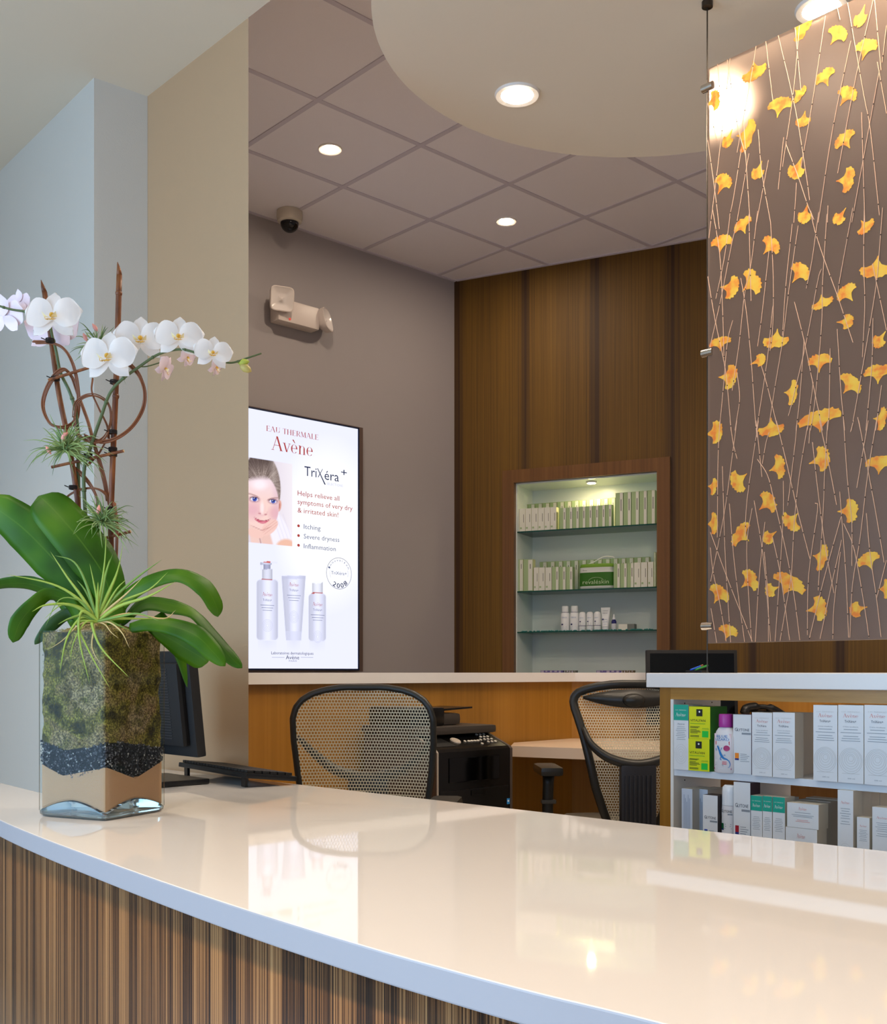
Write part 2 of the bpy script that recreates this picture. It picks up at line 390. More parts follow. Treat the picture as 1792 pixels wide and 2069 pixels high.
bv = ct.modifiers.new('bevel', 'BEVEL'); bv.width = .0025; bv.segments = 2; bv.limit_method = 'ANGLE'; bv.angle_limit = R(50)
tag(ct, 'long glossy white curved worktop of the front reception desk carrying the glass vase', 'countertop')
fi = inset(fc, .022); L_ = [0.]
for i in range(1, len(fi)): L_.append(L_[-1]+(Vector(fi[i])-Vector(fi[i-1])).length)
rd = thing('reception_desk', 'curved reception desk front clad in dark striped zebra-grain veneer under white worktop', 'desk', (-.3, 1.7, 0))
V = []; uv = []
for (x, y), l in zip(fi, L_):
    for z in (0, CT-.0355): V.append((x, y, z)); uv.append((l, z))
Fs = [(2*i, 2*i+2, 2*i+3, 2*i+1) for i in range(len(fi)-1)]
o = mk('curved_front', V, Fs, zebra, rd, True, uv); solid(o, .018, 0)
G().prism([(-.925, 3.46), (-.895, 3.46), (-.79, 2.62), (-.82, 2.62)], 0, CT-.0355).mk('end_panel', anigre, rd)
G().prism([(1.30, 1.30), (1.33, 1.30), (1.26, .56), (1.23, .56)], 0, CT-.0355).mk('end_panel', anigre, rd)

# ---------------------------------------------------------------- product shelf with the counter on top
S0 = Vector((.593, 3.193, 0)); MS = Matrix.Translation(S0) @ Matrix.Rotation(AV, 4, 'Z')
def tpx(px, e=0.):
    k = (px-896)/F
    return (k*(S0.y+.68*e)-(S0.x+.733*e))/(.68+.733*k)
def dpx(px, e=0.): return S0.y-.733*tpx(px, e)+.68*e
def zpx(py, px, e=0.): return EYE+(HZ-py)/F*dpx(px, e)
slab = G().box(0, 1.35, 0, .38, EYE-.0445, EYE-.0025).xf(MS).mk('countertop', quartz_edge)
bv = slab.modifiers.new('bevel', 'BEVEL'); bv.width = .002; bv.segments = 2
tag(slab, 'thick white stone counter slab on top of the product shelf below the leaf panel', 'countertop')
melamine = M('white_melamine', 'e9e6df', .45); shelf_w = M('shelf_white', 'dfe3e8', .4); hole = M('dark_hole', '1a1815', .7)
anigre_h = wood('honey_veneer_rail', [(.25, '9a6c28'), (.5, 'ad7c33'), (.8, 'ba8a40')], 5, 60, .35)
sx0 = tpx(1333, .02); sx1 = tpx(1355, .02); RB = EYE-.0785; SH = EYE-.279
sc = thing('product_shelf', 'honey wood open shelving unit with white interior holding skin care boxes under the slab', 'shelf unit', S0, AV, local=True)
g = G().box(sx0, sx1, .02, .04, 0, EYE-.0445); g.mk('stile', anigre, sc)
G().box(sx1, 1.35, .02, .04, RB, EYE-.0445).mk('rail', anigre_h, sc)
G().box(sx1, 1.35, .02, .04, 0, EYE-.5).mk('base_panel', anigre, sc)
g = G().box(sx0+.001, sx1+.010, .0405, .262, 0, EYE-.046).box(sx1, sx1+.010, .0195, .0405, EYE-.5, RB); g.mk('side_panel', melamine, sc)
gh = G()
for y_ in (.075, .215):
    for k in range(14): gh.lathe([(.0022, 0), (.0022, .0006)], 8, c=(sx1+.010, y_, EYE-.475+.032*k), ax='x')
gh.mk('peg_holes', hole, sc)
G().box(sx1+.0105, 1.35, .022, .262, SH-.019, SH).mk('shelf', shelf_w, sc)
G().box(sx1+.0105, 1.35, .022, .262, EYE-.52, EYE-.5005).mk('shelf', shelf_w, sc)
tdv = .297; G().box(tdv, tdv+.018, .05, .262, EYE-.5, SH-.0195).mk('divider', melamine, sc)
G().box(1.33, 1.35, .0405, .262, EYE-.5, EYE-.046).mk('side_panel', melamine, sc)
# ---- products
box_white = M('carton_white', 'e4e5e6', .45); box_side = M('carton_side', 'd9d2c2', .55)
ink_red = M('ink_red', 'd98a80', .5); ink_dark = M('ink_dark', '3a3f4c', .5); ink_grey = M('ink_grey', '8d939a', .5); ink_pale = M('ink_pale', 'c6c4bf', .5)
teal = M('carton_teal', '19a58c', .45); yel = M('carton_yellow', 'dcdf00', .45); grn = M('carton_green', '1f7a1d', .5); grn2 = M('carton_bright_green', '1cc23b', .5)
black_ink = M('ink_black', '14180f', .5); orange_ = M('ink_orange', 'f08a1c', .5); navy = M('ink_navy', '2b2f7a', .5); redsq = M('ink_crimson', 'a81226', .5); whitei = M('ink_white', 'f4f6f5', .5)
dkred = M('ink_purple', '4a2135', .5); dgreen = M('ink_dark_green', '0d5a33', .5); lgrn = M('ink_light_green', '7fb11a', .5)
def carton(name, label, pl, pr, z0, ptop, e, d, mats, deco=None, group=None, hz=None, tw=0.):
    """carton standing on the unit's shelf; front-face edges at picture columns pl, pr"""
    a, b = tpx(pl, e)+.0004, tpx(pr, e)-.0004; w = b-a
    h = hz if hz else zpx(ptop, (pl+pr)/2, e)-z0
    front_m, side_m = mats
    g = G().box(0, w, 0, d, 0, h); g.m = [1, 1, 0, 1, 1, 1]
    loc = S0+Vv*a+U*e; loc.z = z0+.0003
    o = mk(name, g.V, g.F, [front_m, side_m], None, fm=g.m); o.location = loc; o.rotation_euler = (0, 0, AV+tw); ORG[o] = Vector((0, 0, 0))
    tag(o, label, 'product box', group)
    if deco:
        dg_ = G(); ml = deco(dg_, w, h); mk('printed_label', [(v[0], v[1]-.0005, v[2]) for v in dg_.V], dg_.F, ml, o, fm=dg_.m)
    return o
def lines(g, cx, w, zs, mi, h=.0016):
    for z, f in zs: rect(g, cx-w*f/2, cx+w*f/2, z-h/2, z+h/2, mi)
def avene(cream=True, trix='TriXéra', big=1.):
    def f(g, w, h):
        put_serif(g, 'EAU THERMALE', w*.14, h*.905, w*.72, h*.016, 3)
        put_serif(g, 'Avène', w*.2, h*.84, w*.6, h*.05, 0)
        put_text(g, trix, w*.26, h*.775, w*.46, h*.032, 1)
        put_text(g, 'Crème émolliente', w*.2, h*.715, w*.6, h*.014, 2)
        lines(g, w/2, w, [(h*.685, .55), (h*.645, .8), (h*.60, .6), (h*.57, .7), (h*.54, .75)], 2, h*.007)
        for i, s in enumerate((.46, .40, .33, .26, .18, .11)):
            ringz(g, w*(.5+.01*(i % 2)), h*(.285+.006*i), w*s, h*s*.36, w*.012, 3)
        lines(g, w/2, w, [(h*.12, .7)], 3, h*.004); put_text(g, '200 ml', w*.38, h*.05, w*.28, h*.014, 2)
        return [ink_red, ink_dark, ink_grey, ink_pale]
    return f
def avene_small(g, w, h):
    put_serif(g, 'Avène', w*.2, h*.83, w*.58, h*.035, 0); lines(g, w/2, w, [(h*.77, .6), (h*.74, .5), (h*.71, .7), (h*.68, .5), (h*.65, .6), (h*.61, .5), (h*.58, .62)], 1, h*.006)
    for s in (.4, .3, .2): ringz(g, w*.5, h*.22, w*s, h*s*.3, w*.012, 2)
    return [ink_red, ink_grey, ink_pale]
def tealtop(txt='Avène', small=False):
    def f(g, w, h):
        rect(g, 0, w, h*.76, h, 0); put_serif(g, 'EAU THERMALE', w*.12, h*.91, w*.76, h*.014, 1, -.0003); put_serif(g, txt, w*.14, h*.82, w*.7, h*.055, 1, -.0003)
        if not small: put_text(g, 'Akérat', w*.25, h*.69, w*.5, h*.028, 2)
        lines(g, w/2, w, [(h*(.66-.028*i), .5+.3*((i*7) % 3)/3) for i in range(8)], 2, h*.006)
        if not small:
            for s in (.42, .32, .22, .12): ringz(g, w*.5, h*.24, w*s, h*s*.36, w*.012, 3)
        return [teal, whitei, ink_grey, ink_pale]
    return f
def vitalfan(g, w, h):
    rect(g, w*.35, w*.64, h*.70, h*.92, 0); ellz(g, w*.5, h*.84, w*.04, h*.03, 3, -.0003)
    put_text(g, 'VITALFAN', w*.06, h*.53, w*.72, h*.075, 0)
    lines(g, w*.42, w, [(h*.47, .72)], 1, h*.02)
    for i, (z, f) in enumerate([(.37, .45), (.34, .38), (.28, .3), (.245, .45), (.21, .5), (.175, .35), (.09, .42), (.06, .42)]): rect(g, w*.06, w*(.06+f), h*z-h*.008, h*z+h*.008, 0)
    rect(g, w*.62, w*.92, h*.05, h*.25, 2); lines(g, w*.78, w, [(h*.33, .3), (h*.30, .34)], 1, h*.012)
    return [black_ink, lgrn, grn2, whitei]
def glytone(sq, lo=.3, top=.72):
    def f(g, w, h):
        put_text(g, 'G', w*.10, h*top, w*.14, h*.055, 0); put_text(g, 'LYTONE', w*.25, h*top, w*.64, h*.045, 0)
        rect(g, w*.48, w*.98, h*(top-.055), h*(top-.025), 1)
        rect(g, w*.10, w*.32, h*lo, h*(lo+.09), 2); rect(g, w*.10, w*.32, h*(lo-.03), h*lo, 3)
        for i in range(5): rect(g, w*.4, w*(.75+.15*((i*5) % 3)/2), h*(lo+.07-.03*i), h*(lo+.078-.03*i), 4)
        return [ink_dark, ink_grey, sq, navy, ink_grey]
    return f
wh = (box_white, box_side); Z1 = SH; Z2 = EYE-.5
carton('skin_care_box', 'white carton with teal top band at the left end of the upper product shelf', 1361, 1391, Z1, 1424, .012, .07, wh, tealtop())
vy = (yel, grn); vtop = zpx(1493, 1412, .02)
o = carton('supplement_box', 'yellow box with green side, lower one of the two stacked boxes', 1390.5, 1433.5, Z1, 1493, .012, .085, vy, vitalfan, 'stacked yellow boxes')
h1 = zpx(1493, 1412, .012)-Z1
o = carton('supplement_box', 'yellow box with green side, upper one of the two stacked boxes', 1392, 1435, Z1+h1+.0004, 1428, .012, .085, vy, vitalfan, 'stacked yellow boxes')
carton('skin_care_box', 'white box with big dark lettering and orange square beside the pink capped bottle', 1481, 1518, Z1, 1444, .02, .06, (box_white, M('carton_purple', '6a4560', .5)), glytone(orange_, .26))
carton('skin_care_box', 'white carton with pale red script, left one of the shorter upper shelf pair', 1519, 1560, Z1, 1440, .008, .045, wh, avene(), 'shorter white emollient cartons')
carton('skin_care_box', 'white carton with pale red script, right one of the shorter upper shelf pair', 1561, 1606, Z1, 1440, .008, .045, wh, avene(), 'shorter white emollient cartons')
for k in range(3):
    carton('skin_care_box', 'plain carton side %s behind the shorter right emollient carton' % ('directly', 'second', 'furthest')[k], 1563+12*k, 1605+13*k, Z1, 1440, .056+.048*k, .045, wh, None, 'cartons queued behind')
for i, (a, b) in enumerate(((1643, 1692), (1693, 1745), (1746, 1800))):
    carton('skin_care_box', 'tall white cream carton with red script on upper shelf, %s of three' % ('leftmost', 'middle', 'rightmost')[i], a, b, Z1, 1425, .006, .05, wh, avene(trix='TriXéra+'), 'tall white cream cartons')
# lower row
bluebox = M('carton_bluish', 'c9d2e0', .5)
def blur(g, w, h):
    for k in range(5): rect(g, w*(.2+.13*k), w*(.26+.13*k), h*(.1+.04*(k % 2)), h*(.9-.06*(k % 3)), 0)
    return [M('ink_bluegrey', '9aa9c0', .6)]
carton('skin_care_box', 'bluish white narrow carton leaning left on lower shelf, first from the side panel', 1377, 1399, Z2, 1594, .02, .09, (bluebox, box_side), blur, 'bluish narrow cartons')
carton('skin_care_box', 'bluish white narrow carton half hidden behind the short dark topped box', 1407, 1430, Z2, 1595, .055, .09, (bluebox, box_side), blur, 'bluish narrow cartons')
carton('skin_care_box', 'short white box with big lettering and blue square on lower shelf', 1420, 1450, Z2, 1607, .002, .045, (box_white, M('carton_charcoal', '3a3436', .5)), glytone(M('ink_blue', '2c3f9c', .5), .30, .58))
carton('skin_care_box', 'tall white box with big lettering and dark red square on lower shelf', 1482, 1516, Z2, 1581, .002, .05, (box_white, M('carton_plum', '3c2a38', .5)), glytone(redsq, .32, .66))
for i, (a, b, t) in enumerate(((1516.5, 1540, 1608), (1540.5, 1560, 1609), (1561, 1586, 1611))):
    carton('skin_care_box', 'small grey carton with teal top, %s of the three on the lower shelf' % ('left', 'narrow middle', 'right')[i], a, b, Z2, t, .004, .05, wh, tealtop(small=True), 'small teal topped cartons')
    carton('skin_care_box', 'grey carton behind the %s teal topped carton' % ('left', 'narrow middle', 'right')[i], a+10, b+9, Z2, t+1, .06, .05, wh, None, 'cartons queued behind')
def wide(g, w, h):
    put_serif(g, 'Avène', w*.36, h*.72, w*.27, h*.13, 0); lines(g, w/2, w, [(h*.62, .5), (h*.52, .7), (h*.46, .6)], 1, h*.018); lines(g, w/2, w, [(h*.32, .35), (h*.26, .45)], 0, h*.018)
    return [ink_red, ink_grey]
zt = zpx(1674, 1620, .0)
carton('skin_care_box', 'wide white carton, lower one of the two stacked on the lower shelf', 1587, 1651, Z2, 1674, 0, .05, wh, wide, 'stacked wide cartons')
carton('skin_care_box', 'wide white carton, upper one of the two stacked on the lower shelf', 1590, 1654, zt+.0006, 1624, 0, .05, wh, wide, 'stacked wide cartons')
for k in range(3):
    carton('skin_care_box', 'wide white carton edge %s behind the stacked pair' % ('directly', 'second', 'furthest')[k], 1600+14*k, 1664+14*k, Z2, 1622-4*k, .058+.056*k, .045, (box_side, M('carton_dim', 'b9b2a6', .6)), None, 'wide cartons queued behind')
carton('skin_care_box', 'tall slim white carton on the lower shelf just right of the stacked pair', 1692, 1724, Z2, 1597, .002, .05, wh, avene_small)
for k in range(3):
    carton('skin_care_box', 'tall carton edge seen %s behind the tall slim carton' % ('directly', 'second', 'furthest')[k], 1712+17*k, 1742+18*k, Z2, 1599, .056+.054*k, .048, wh, None, 'tall cartons queued behind')
carton('skin_care_box', 'short slim white carton near the right end of the lower shelf', 1731, 1757, Z2, 1652, .004, .03, wh, avene_small)
carton('skin_care_box', 'white carton cut by the right picture edge on the lower shelf', 1762, 1804, Z2, 1632, .002, .04, wh, avene_small)
# sunscreen bottle with pink cap, lizard on its label
plastic_w = M('bottle_white', 'e6e2e2', .3); pinkcap = M('cap_pink', 'b0399a', .35); lab_pink = M('label_pink', 'f0d3d8', .4); lizb = M('ink_lizard_blue', '2c7fc4', .4); mag = M('ink_magenta', 'b5326c', .4); redb = M('ink_red_band', 'd2303a', .4)
e = .012; a, b = tpx(1439, e), tpx(1481, e); w = b-a; H = zpx(1467, 1460, e)-Z1
loc = S0+Vv*((a+b)/2)+U*(e+.017); loc.z = Z1
t = thing('sunscreen_bottle', 'white sunscreen bottle with pink cap and blue lizard beside the yellow boxes', 'bottle', loc, AV, local=True)
prof = [(w*.44, 0), (w*.5, .004), (w*.5, H*.62), (w*.49, H*.74), (w*.42, H*.88), (w*.3, H*.955), (w*.2, H*.985), (w*.2, H)]
g = G()
for sgn in (0,):
    V = []; sg = 28
    for r_, h_ in prof:
        for k in range(sg):
            an = 2*PI*k/sg; c_, s_ = math.cos(an), math.sin(an)
            ry = r_*.62 if h_ < H*.9 else r_*.8
            V.append((r_*math.copysign(abs(c_)**.75, c_), ry*math.copysign(abs(s_)**.75, s_), h_))
    n_ = len(prof); g.add(V, [(i*sg+k, i*sg+(k+1) % sg, (i+1)*sg+(k+1) % sg, (i+1)*sg+k) for i in range(n_-1) for k in range(sg)]+[tuple(range(sg))[::-1], tuple(range((n_-1)*sg, n_*sg))])
auto(g.mk('body', plastic_w, t), 50)
g = G().lathe([(w*.29, H-.003), (w*.30, H), (w*.29, H+.030), (w*.27, H+.033), (.001, H+.033)], 24); auto(g.mk('cap', pinkcap, t), 40)
g = G(); yf = 0
def wrap(x): return -w*.5*.62*max(0., (1-abs(x/(w*.5))**2.66))**.375-.0006
rect(g, -w*.40, w*.40, H*.10, H*.84, 0)
put_text(g, 'BLUE', -w*.26, H*.755, w*.52, H*.055, 1); put_text(g, 'LIZARD', -w*.32, H*.69, w*.64, H*.055, 1)
rect(g, -w*.32, w*.34, H*.60, H*.675, 2); put_text(g, 'AUSTRALIAN', -w*.26, H*.643, w*.54, H*.018, 4, -.0003); put_text(g, 'SUNSCREEN', -w*.2, H*.612, w*.42, H*.018, 4, -.0003)
liz = [(-.22, .575), (-.17, .54), (-.13, .49), (-.06, .41), (.02, .345), (.12, .31), (.22, .30), (.32, .265), (.37, .20), (.35, .145), (.28, .12)]
wd = [.03, .045, .035, .06, .055, .04, .028, .02, .014, .01, .005]
for i in range(len(liz)-1):
    (x0, z0), (x1, z1) = liz[i], liz[i+1]; dx, dz = x1-x0, z1-z0; l = math.hypot(dx, dz); nx_, nz_ = -dz/l, dx/l
    g.add([((x0-nx_*wd[i])*w, -.0003, (z0-nz_*wd[i]*.5)*H), ((x0+nx_*wd[i])*w, -.0003, (z0+nz_*wd[i]*.5)*H), ((x1+nx_*wd[i+1])*w, -.0003, (z1+nz_*wd[i+1]*.5)*H), ((x1-nx_*wd[i+1])*w, -.0003, (z1-nz_*wd[i+1]*.5)*H)], [(0, 1, 2, 3)], 1)
for q in (((-.13, .49), (-.28, .47), (-.3, .52)), ((-.10, .47), (-.03, .5), (.0, .54)), ((-.02, .37), (-.08, .30), (-.02, .27)), ((.04, .36), (.12, .39), (.16, .37))):
    for (x0, z0), (x1, z1) in zip(q, q[1:]):
        g.add([((x0-.015)*w, -.0003, z0*H), ((x0+.02)*w, -.0003, (z0+.006)*H), ((x1+.02)*w, -.0003, (z1+.006)*H), ((x1-.015)*w, -.0003, z1*H)], [(0, 1, 2, 3)], 1)
ellz(g, w*.22, H*.53, w*.14, H*.062, 3, -.0004); put_text(g, '30', -w*.34, H*.24, w*.15, H*.05, 4, -.0003)
rect(g, -w*.41, w*.41, H*.075, H*.11, 3, -.0004); put_text(g, 'BABY', -w*.16, H*.083, w*.32, H*.02, 4, -.0006)
lines(g, w*.12, w, [(H*.24, .2), (H*.215, .22), (H*.19, .2)], 2, H*.012); lines(g, -w*.14, w, [(H*.175, .4), (H*.155, .46)], 5, H*.008)
# subdivide-free wrap: print follows the bottle's front
mk('printed_label', [(v.x, wrap(v.x)+v.y*1.5, v.z) for v in g.V], g.F, [lab_pink, lizb, redb, mag, whitei, ink_grey], t, fm=g.m)
# lotion bottle with green square
e = .004; a, b = tpx(1450.5, e), tpx(1480.5, e); w = b-a; H = zpx(1587, 1465, e)-Z2; loc = S0+Vv*((a+b)/2)+U*(e+.02); loc.z = Z2
t = thing('lotion_bottle', 'rounded white lotion bottle with small green square between two lettered boxes', 'bottle', loc, AV, local=True)
g = G().lathe([(w*.36, 0), (w*.44, .008), (w*.48, H*.3), (w*.48, H*.62), (w*.46, H*.7)], 28, sy=.7); auto(g.mk('body', plastic_w, t), 50)
g = G().lathe([(w*.46, H*.703), (w*.45, H*.9), (w*.42, H*.97), (w*.3, H), (.001, H)], 28, sy=.7); auto(g.mk('cap', M('cap_white', 'eef0f2', .3), t), 50)
g = G(); put_text(g, 'G', -w*.36, H*.60, w*.12, H*.045, 0); put_text(g, 'LYTONE', -w*.22, H*.60, w*.56, H*.038, 0); rect(g, w*.1, w*.36, H*.565, H*.585, 1)
rect(g, -w*.38, -w*.18, H*.36, H*.44, 2); rect(g, -w*.38, -w*.18, H*.34, H*.36, 3); lines(g, w*.1, w, [(H*.43, .4), (H*.40, .36), (H*.37, .45)], 1, H*.008)
mk('printed_label', [(v.x, -w*.48*.7*math.sqrt(max(.05, 1-(v.x/(w*.485))**2))-.0008, v.z) for v in g.V], g.F, [ink_dark, ink_grey, dgreen, navy], t, fm=g.m)
# pens in a low black tray on the slab, in front of the far monitor
def on_slab(px, e): return S0+Vv*tpx(px, e)+U*e+Vector((0, 0, EYE-.0025))
blk = M('black_plastic', '0b0b0c', .35); blk_m = M('black_matte', '121214', .6); dkgrey = M('dark_grey_plastic', '24242a', .4)
bp = on_slab(1405, .30)
t = thing('pen_rest', 'small black pen rest on the slab in front of the far monitor', 'pen rest', bp, AV, local=True)
G().box(-.03, .03, -.012, .03, 0, .008, bev=.002).mk('tray', blk, t)
for i, (dx, c, c2_, lab) in enumerate(((-.012, '1f5ad0', '8a4f2a', 'blue pen with brown end propped on the black pen rest'), (.006, '2f8c3a', '2f8c3a', 'green pen propped on the black pen rest'))):
    t = thing('pen', lab, 'pen', bp+Vv*dx+Vector((0, 0, .009)), AV, 'propped pens', local=True)
    d = Vector((.012, .06, .020))*.75
    G().tube([(0, -.008, 0), d*.75], .0035, 10).mk('barrel', M('pen_'+c, c, .3), t, smooth=False); G().tube([d*.75, d], .0034, 10).mk('end_cap', M('pen_end_'+c2_, c2_, .3), t)

# ---------------------------------------------------------------- hanging leaf panel
def resin():
    m = M('frosted_resin', 'ffffff'); nt = m.node_tree; b = nt.nodes['Principled BSDF']; out = nt.nodes['Material Output']
    b.inputs['Base Color'].default_value = (*lin('9c8779'), 1); b.inputs['Roughness'].default_value = .35
    rf = N(m, 'ShaderNodeBsdfRefraction'); rf.inputs['Color'].default_value = (*lin('cfbcae'), 1); rf.inputs['Roughness'].default_value = .58; rf.inputs['IOR'].default_value = 1.22
    tl = N(m, 'ShaderNodeBsdfTranslucent'); tl.inputs['Color'].default_value = (*lin('d0bcae'), 1)
    m1 = N(m, 'ShaderNodeMixShader'); m1.inputs[0].default_value = .28; L(m, rf.outputs[0], m1.inputs[1]); L(m, tl.outputs[0], m1.inputs[2])
    m2 = N(m, 'ShaderNodeMixShader'); m2.inputs[0].default_value = .30; L(m, m1.outputs[0], m2.inputs[1]); L(m, b.outputs[0], m2.inputs[2])
    L(m, m2.outputs[0], out.inputs[0]); return m
def clear(name, col='ffffff', rough=.02, ior=1.45):
    m = M(name, 'ffffff'); nt = m.node_tree; out = nt.nodes['Material Output']
    tr = N(m, 'ShaderNodeBsdfTransparent'); tr.inputs[0].default_value = (*lin(col), 1)
    gs = N(m, 'ShaderNodeBsdfGlossy'); gs.inputs['Roughness'].default_value = rough
    mx = N(m, 'ShaderNodeMixShader'); fr = N(m, 'ShaderNodeFresnel'); fr.inputs[0].default_value = ior
    L(m, fr.outputs[0], mx.inputs[0]); L(m, tr.outputs[0], mx.inputs[1]); L(m, gs.outputs[0], mx.inputs[2]); L(m, mx.outputs[0], out.inputs[0]); return m
resin_m = resin(); resin_back = clear('resin_clear_back', 'f4efe8'); resin_edge = M('resin_edge', 'f2e6d8', .25, trans=.3)
GP = Vector((.767, 3.165, 0)); MG = Matrix.Translation(GP) @ Matrix.Rotation(AV, 4, 'Z')
def gx(px):
    k = (px-896)/F; return (k*GP.y-GP.x)/(.68+.733*k)
def gpt(px, py):   # picture point -> panel coordinates
    x = gx(px); return x, EYE+(HZ-py)/F*(GP.y-.733*x)
PZ0, PZ1, PW = EYE+58/F*3.165, EYE+1219/F*3.165, .60
lp = thing('leaf_panel', 'hanging frosted resin panel with embedded yellow ginkgo leaves and thin reeds', 'decorative panel', (GP.x, GP.y, PZ0), AV, local=True)
g = G().box(0, PW, 0, .012, 0, PZ1-PZ0); g.m = [2, 2, 0, 2, 1, 2]
mk('resin_sheet', g.V, g.F, [resin_m, resin_back, resin_edge], lp, fm=g.m)
leafm = M('ginkgo_yellow', 'ffffff', .6); b = leafm.node_tree.nodes['Principled BSDF']
tc = N(leafm, 'ShaderNodeTexCoord'); vm = N(leafm, 'ShaderNodeVectorMath', operation='ADD'); oi = N(leafm, 'ShaderNodeObjectInfo'); L(leafm, tc.outputs['Generated'], vm.inputs[0]); L(leafm, oi.outputs['Random'], vm.inputs[1])
nn = N(leafm, 'ShaderNodeTexNoise', i_Scale=2.2, i_Detail=3.); L(leafm, vm.outputs[0], nn.inputs['Vector']); rp = ramp(leafm, [(.36, 'fb9a40'), (.45, 'ffbe4a'), (.55, 'ffd550'), (.8, 'ffe060')]); L(leafm, nn.outputs['Fac'], rp.inputs[0]); L(leafm, rp.outputs[0], b.inputs['Base Color'])
tl = N(leafm, 'ShaderNodeBsdfTranslucent'); L(leafm, rp.outputs[0], tl.inputs[0]); mx = N(leafm, 'ShaderNodeMixShader'); mx.inputs[0].default_value = .35; L(leafm, b.outputs[0], mx.inputs[1]); L(leafm, tl.outputs[0], mx.inputs[2]); L(leafm, mx.outputs[0], leafm.node_tree.nodes['Material Output'].inputs[0])
reedm = M('dried_reed', 'e2b696', .6); nodem = M('reed_node', '1e120b', .6)
# (x, y, size, direction the pointed stalk end looks (deg, picture sense), relative fan width, kind)
LV = [(1524,145,42,95,1.),(1620,55,48,150,.9),(1692,70,38,225,1.),(1740,36,44,70,.5),(1750,97,42,250,.9),(1668,155,40,285,.8),(1711,192,40,230,.9),(1443,204,36,190,.9),(1576,214,42,255,1.),(1615,190,28,130,1.),(1623,243,32,75,.8),(1508,275,44,160,1.1),(1471,283,38,60,.5),(1708,282,42,295,.8),(1462,370,42,235,.8),(1532,347,38,65,.6),(1609,343,44,60,.7),(1711,363,42,170,.9),(1625,435,40,70,.6),(1697,440,38,50,.55),(1748,458,32,120,.9),(1500,456,36,290,.9),(1457,491,38,260,1.),(1557,496,38,220,1.),(1616,551,42,225,.9),(1770,543,46,80,1.1),(1476,583,46,160,.75),(1519,571,46,210,1.),(1712,591,42,300,.8),(1662,611,30,100,1.2),(1710,650,38,170,.6),(1777,688,38,50,.6),(1456,693,30,270,1.3),(1568,687,40,80,1.1),(1534,729,38,190,.5),(1657,731,40,265,1.),(1473,762,46,170,.8),(1600,793,32,170,1.2),(1719,777,40,225,1.1),(1776,753,42,265,1.1),(1655,848,48,275,1.5),(1780,846,30,170,1.2),(1445,875,44,180,.8),(1558,866,40,90,1.1),(1659,929,48,190,.8),(1573,945,38,190,1.),(1492,971,42,30,.9),(1441,983,24,170,1.1),(1777,937,40,265,1.2),(1551,1015,42,215,.9),(1599,1053,38,45,1.),(1716,1031,46,180,.8),(1441,1058,28,180,1.2),(1498,1080,42,320,1.),(1554,1085,36,30,.6),(1659,1126,34,165,1.2),(1756,1132,40,290,.9),(1515,1173,42,215,.9),(1594,1180,46,240,1.3),(1559,1193,36,20,.6),(1454,1201,40,235,1.),(1653,1229,48,190,.8),(1732,1231,40,10,.6),(1790,1190,30,180,1.),(1471,1276,34,250,1.)]
def ginkgo(px, py, s, ang, wf, seed):
    rn = random.Random(seed); x, z = gpt(px, py); D = GP.y-.733*x; k = D/F; s_ = s*k*.98
    a = R(ang); td = Vector((math.cos(a), math.sin(a)))     # towards stalk end
    pd = Vector((-td.y, td.x)); P = []
    tip = td*.60; wx, wz = .66*wf, .10
    ns = 26; notch = rn.uniform(-.15, .15); nd = (.20 if seed % 2 else .07)
    def flank(sg): return [(sg*.02, .56), (sg*.05*min(1, wf+.3), .42), (sg*(.10*wf+.02), .30), (sg*.22*wf, .17), (sg*.42*wf, .10), (sg*wx*.96, wz+.03)]
    left = flank(1); right = flank(-1)[::-1]; outer = []
    for i in range(1, ns):
        a_ = PI*i/ns; f = i/ns-.5
        rr = 1+.05*math.sin(i*2.3+seed)+.04*rn.uniform(-1, 1)-nd*math.exp(-((f-notch)/.05)**2)
        outer.append((wx*math.cos(a_)*rr*1.03, wz-.52*math.sin(a_)**.75*rr))
    asym = rn.uniform(-.10, .10)
    P = [pd*(q[0]+asym*(.6-q[1])*.6)+td*q[1] for q in left+outer+right]
    V = [(x+p.x*s_, 0, z-PZ0+p.y*s_) for p in P]
    V = [(min(max(v[0], .0005), PW-.0005), v[1], min(v[2], PZ1-PZ0-.0005)) for v in V]
    th_ = .0005; n = len(V)
    VV = [(a0, -.0013, c0) for a0, _, c0 in V]+[(a0, -.0006, c0) for a0, _, c0 in V]
    mk('ginkgo_leaf', VV, [tuple(range(n)), tuple(range(n, 2*n))[::-1]]+[(i, i+n, (i+1) % n+n, (i+1) % n) for i in range(n)], leafm, lp)
for i, q in enumerate(LV): ginkgo(*q, i)
# reeds traced in three zoomed strips of the photo: (origin, scale, polylines)
RA = (1400, 0, 4.571, ['230,580 265,1000', '345,530 290,1040 235,1520 150,2200', '320,535 365,860 420,1190 490,1440', '585,410 540,710 410,1410', '470,1090 490,1440 530,2040', '675,370 740,930', '790,315 950,1020 1050,1630 1080,1850', '985,210 930,850 830,1540', '945,230 1000,840', '120,965 225,1300', '112,1310 205,1760 247,2115', '450,1380 375,1840 340,2000', '605,1200 640,1600 720,2057', '700,1480 620,1900 590,2057', '840,1270 790,1750', '860,1330 980,1650 1060,1890 1120,2030', '1225,150 1100,980 1000,1550', '1335,40 1360,185', '1430,0 1580,880 1640,1200 1725,1990', '1668,0 1510,700 1340,1600', '1680,0 1740,650', '1460,380 1290,1210 1160,2057', '1790,240 1750,580', '1705,575 1790,1050', '1725,650 1600,1340 1470,2057', '1560,1040 1590,2057', '960,1690 935,2057', '1250,1900 1245,2057', '520,1420 455,1790 400,2100'])
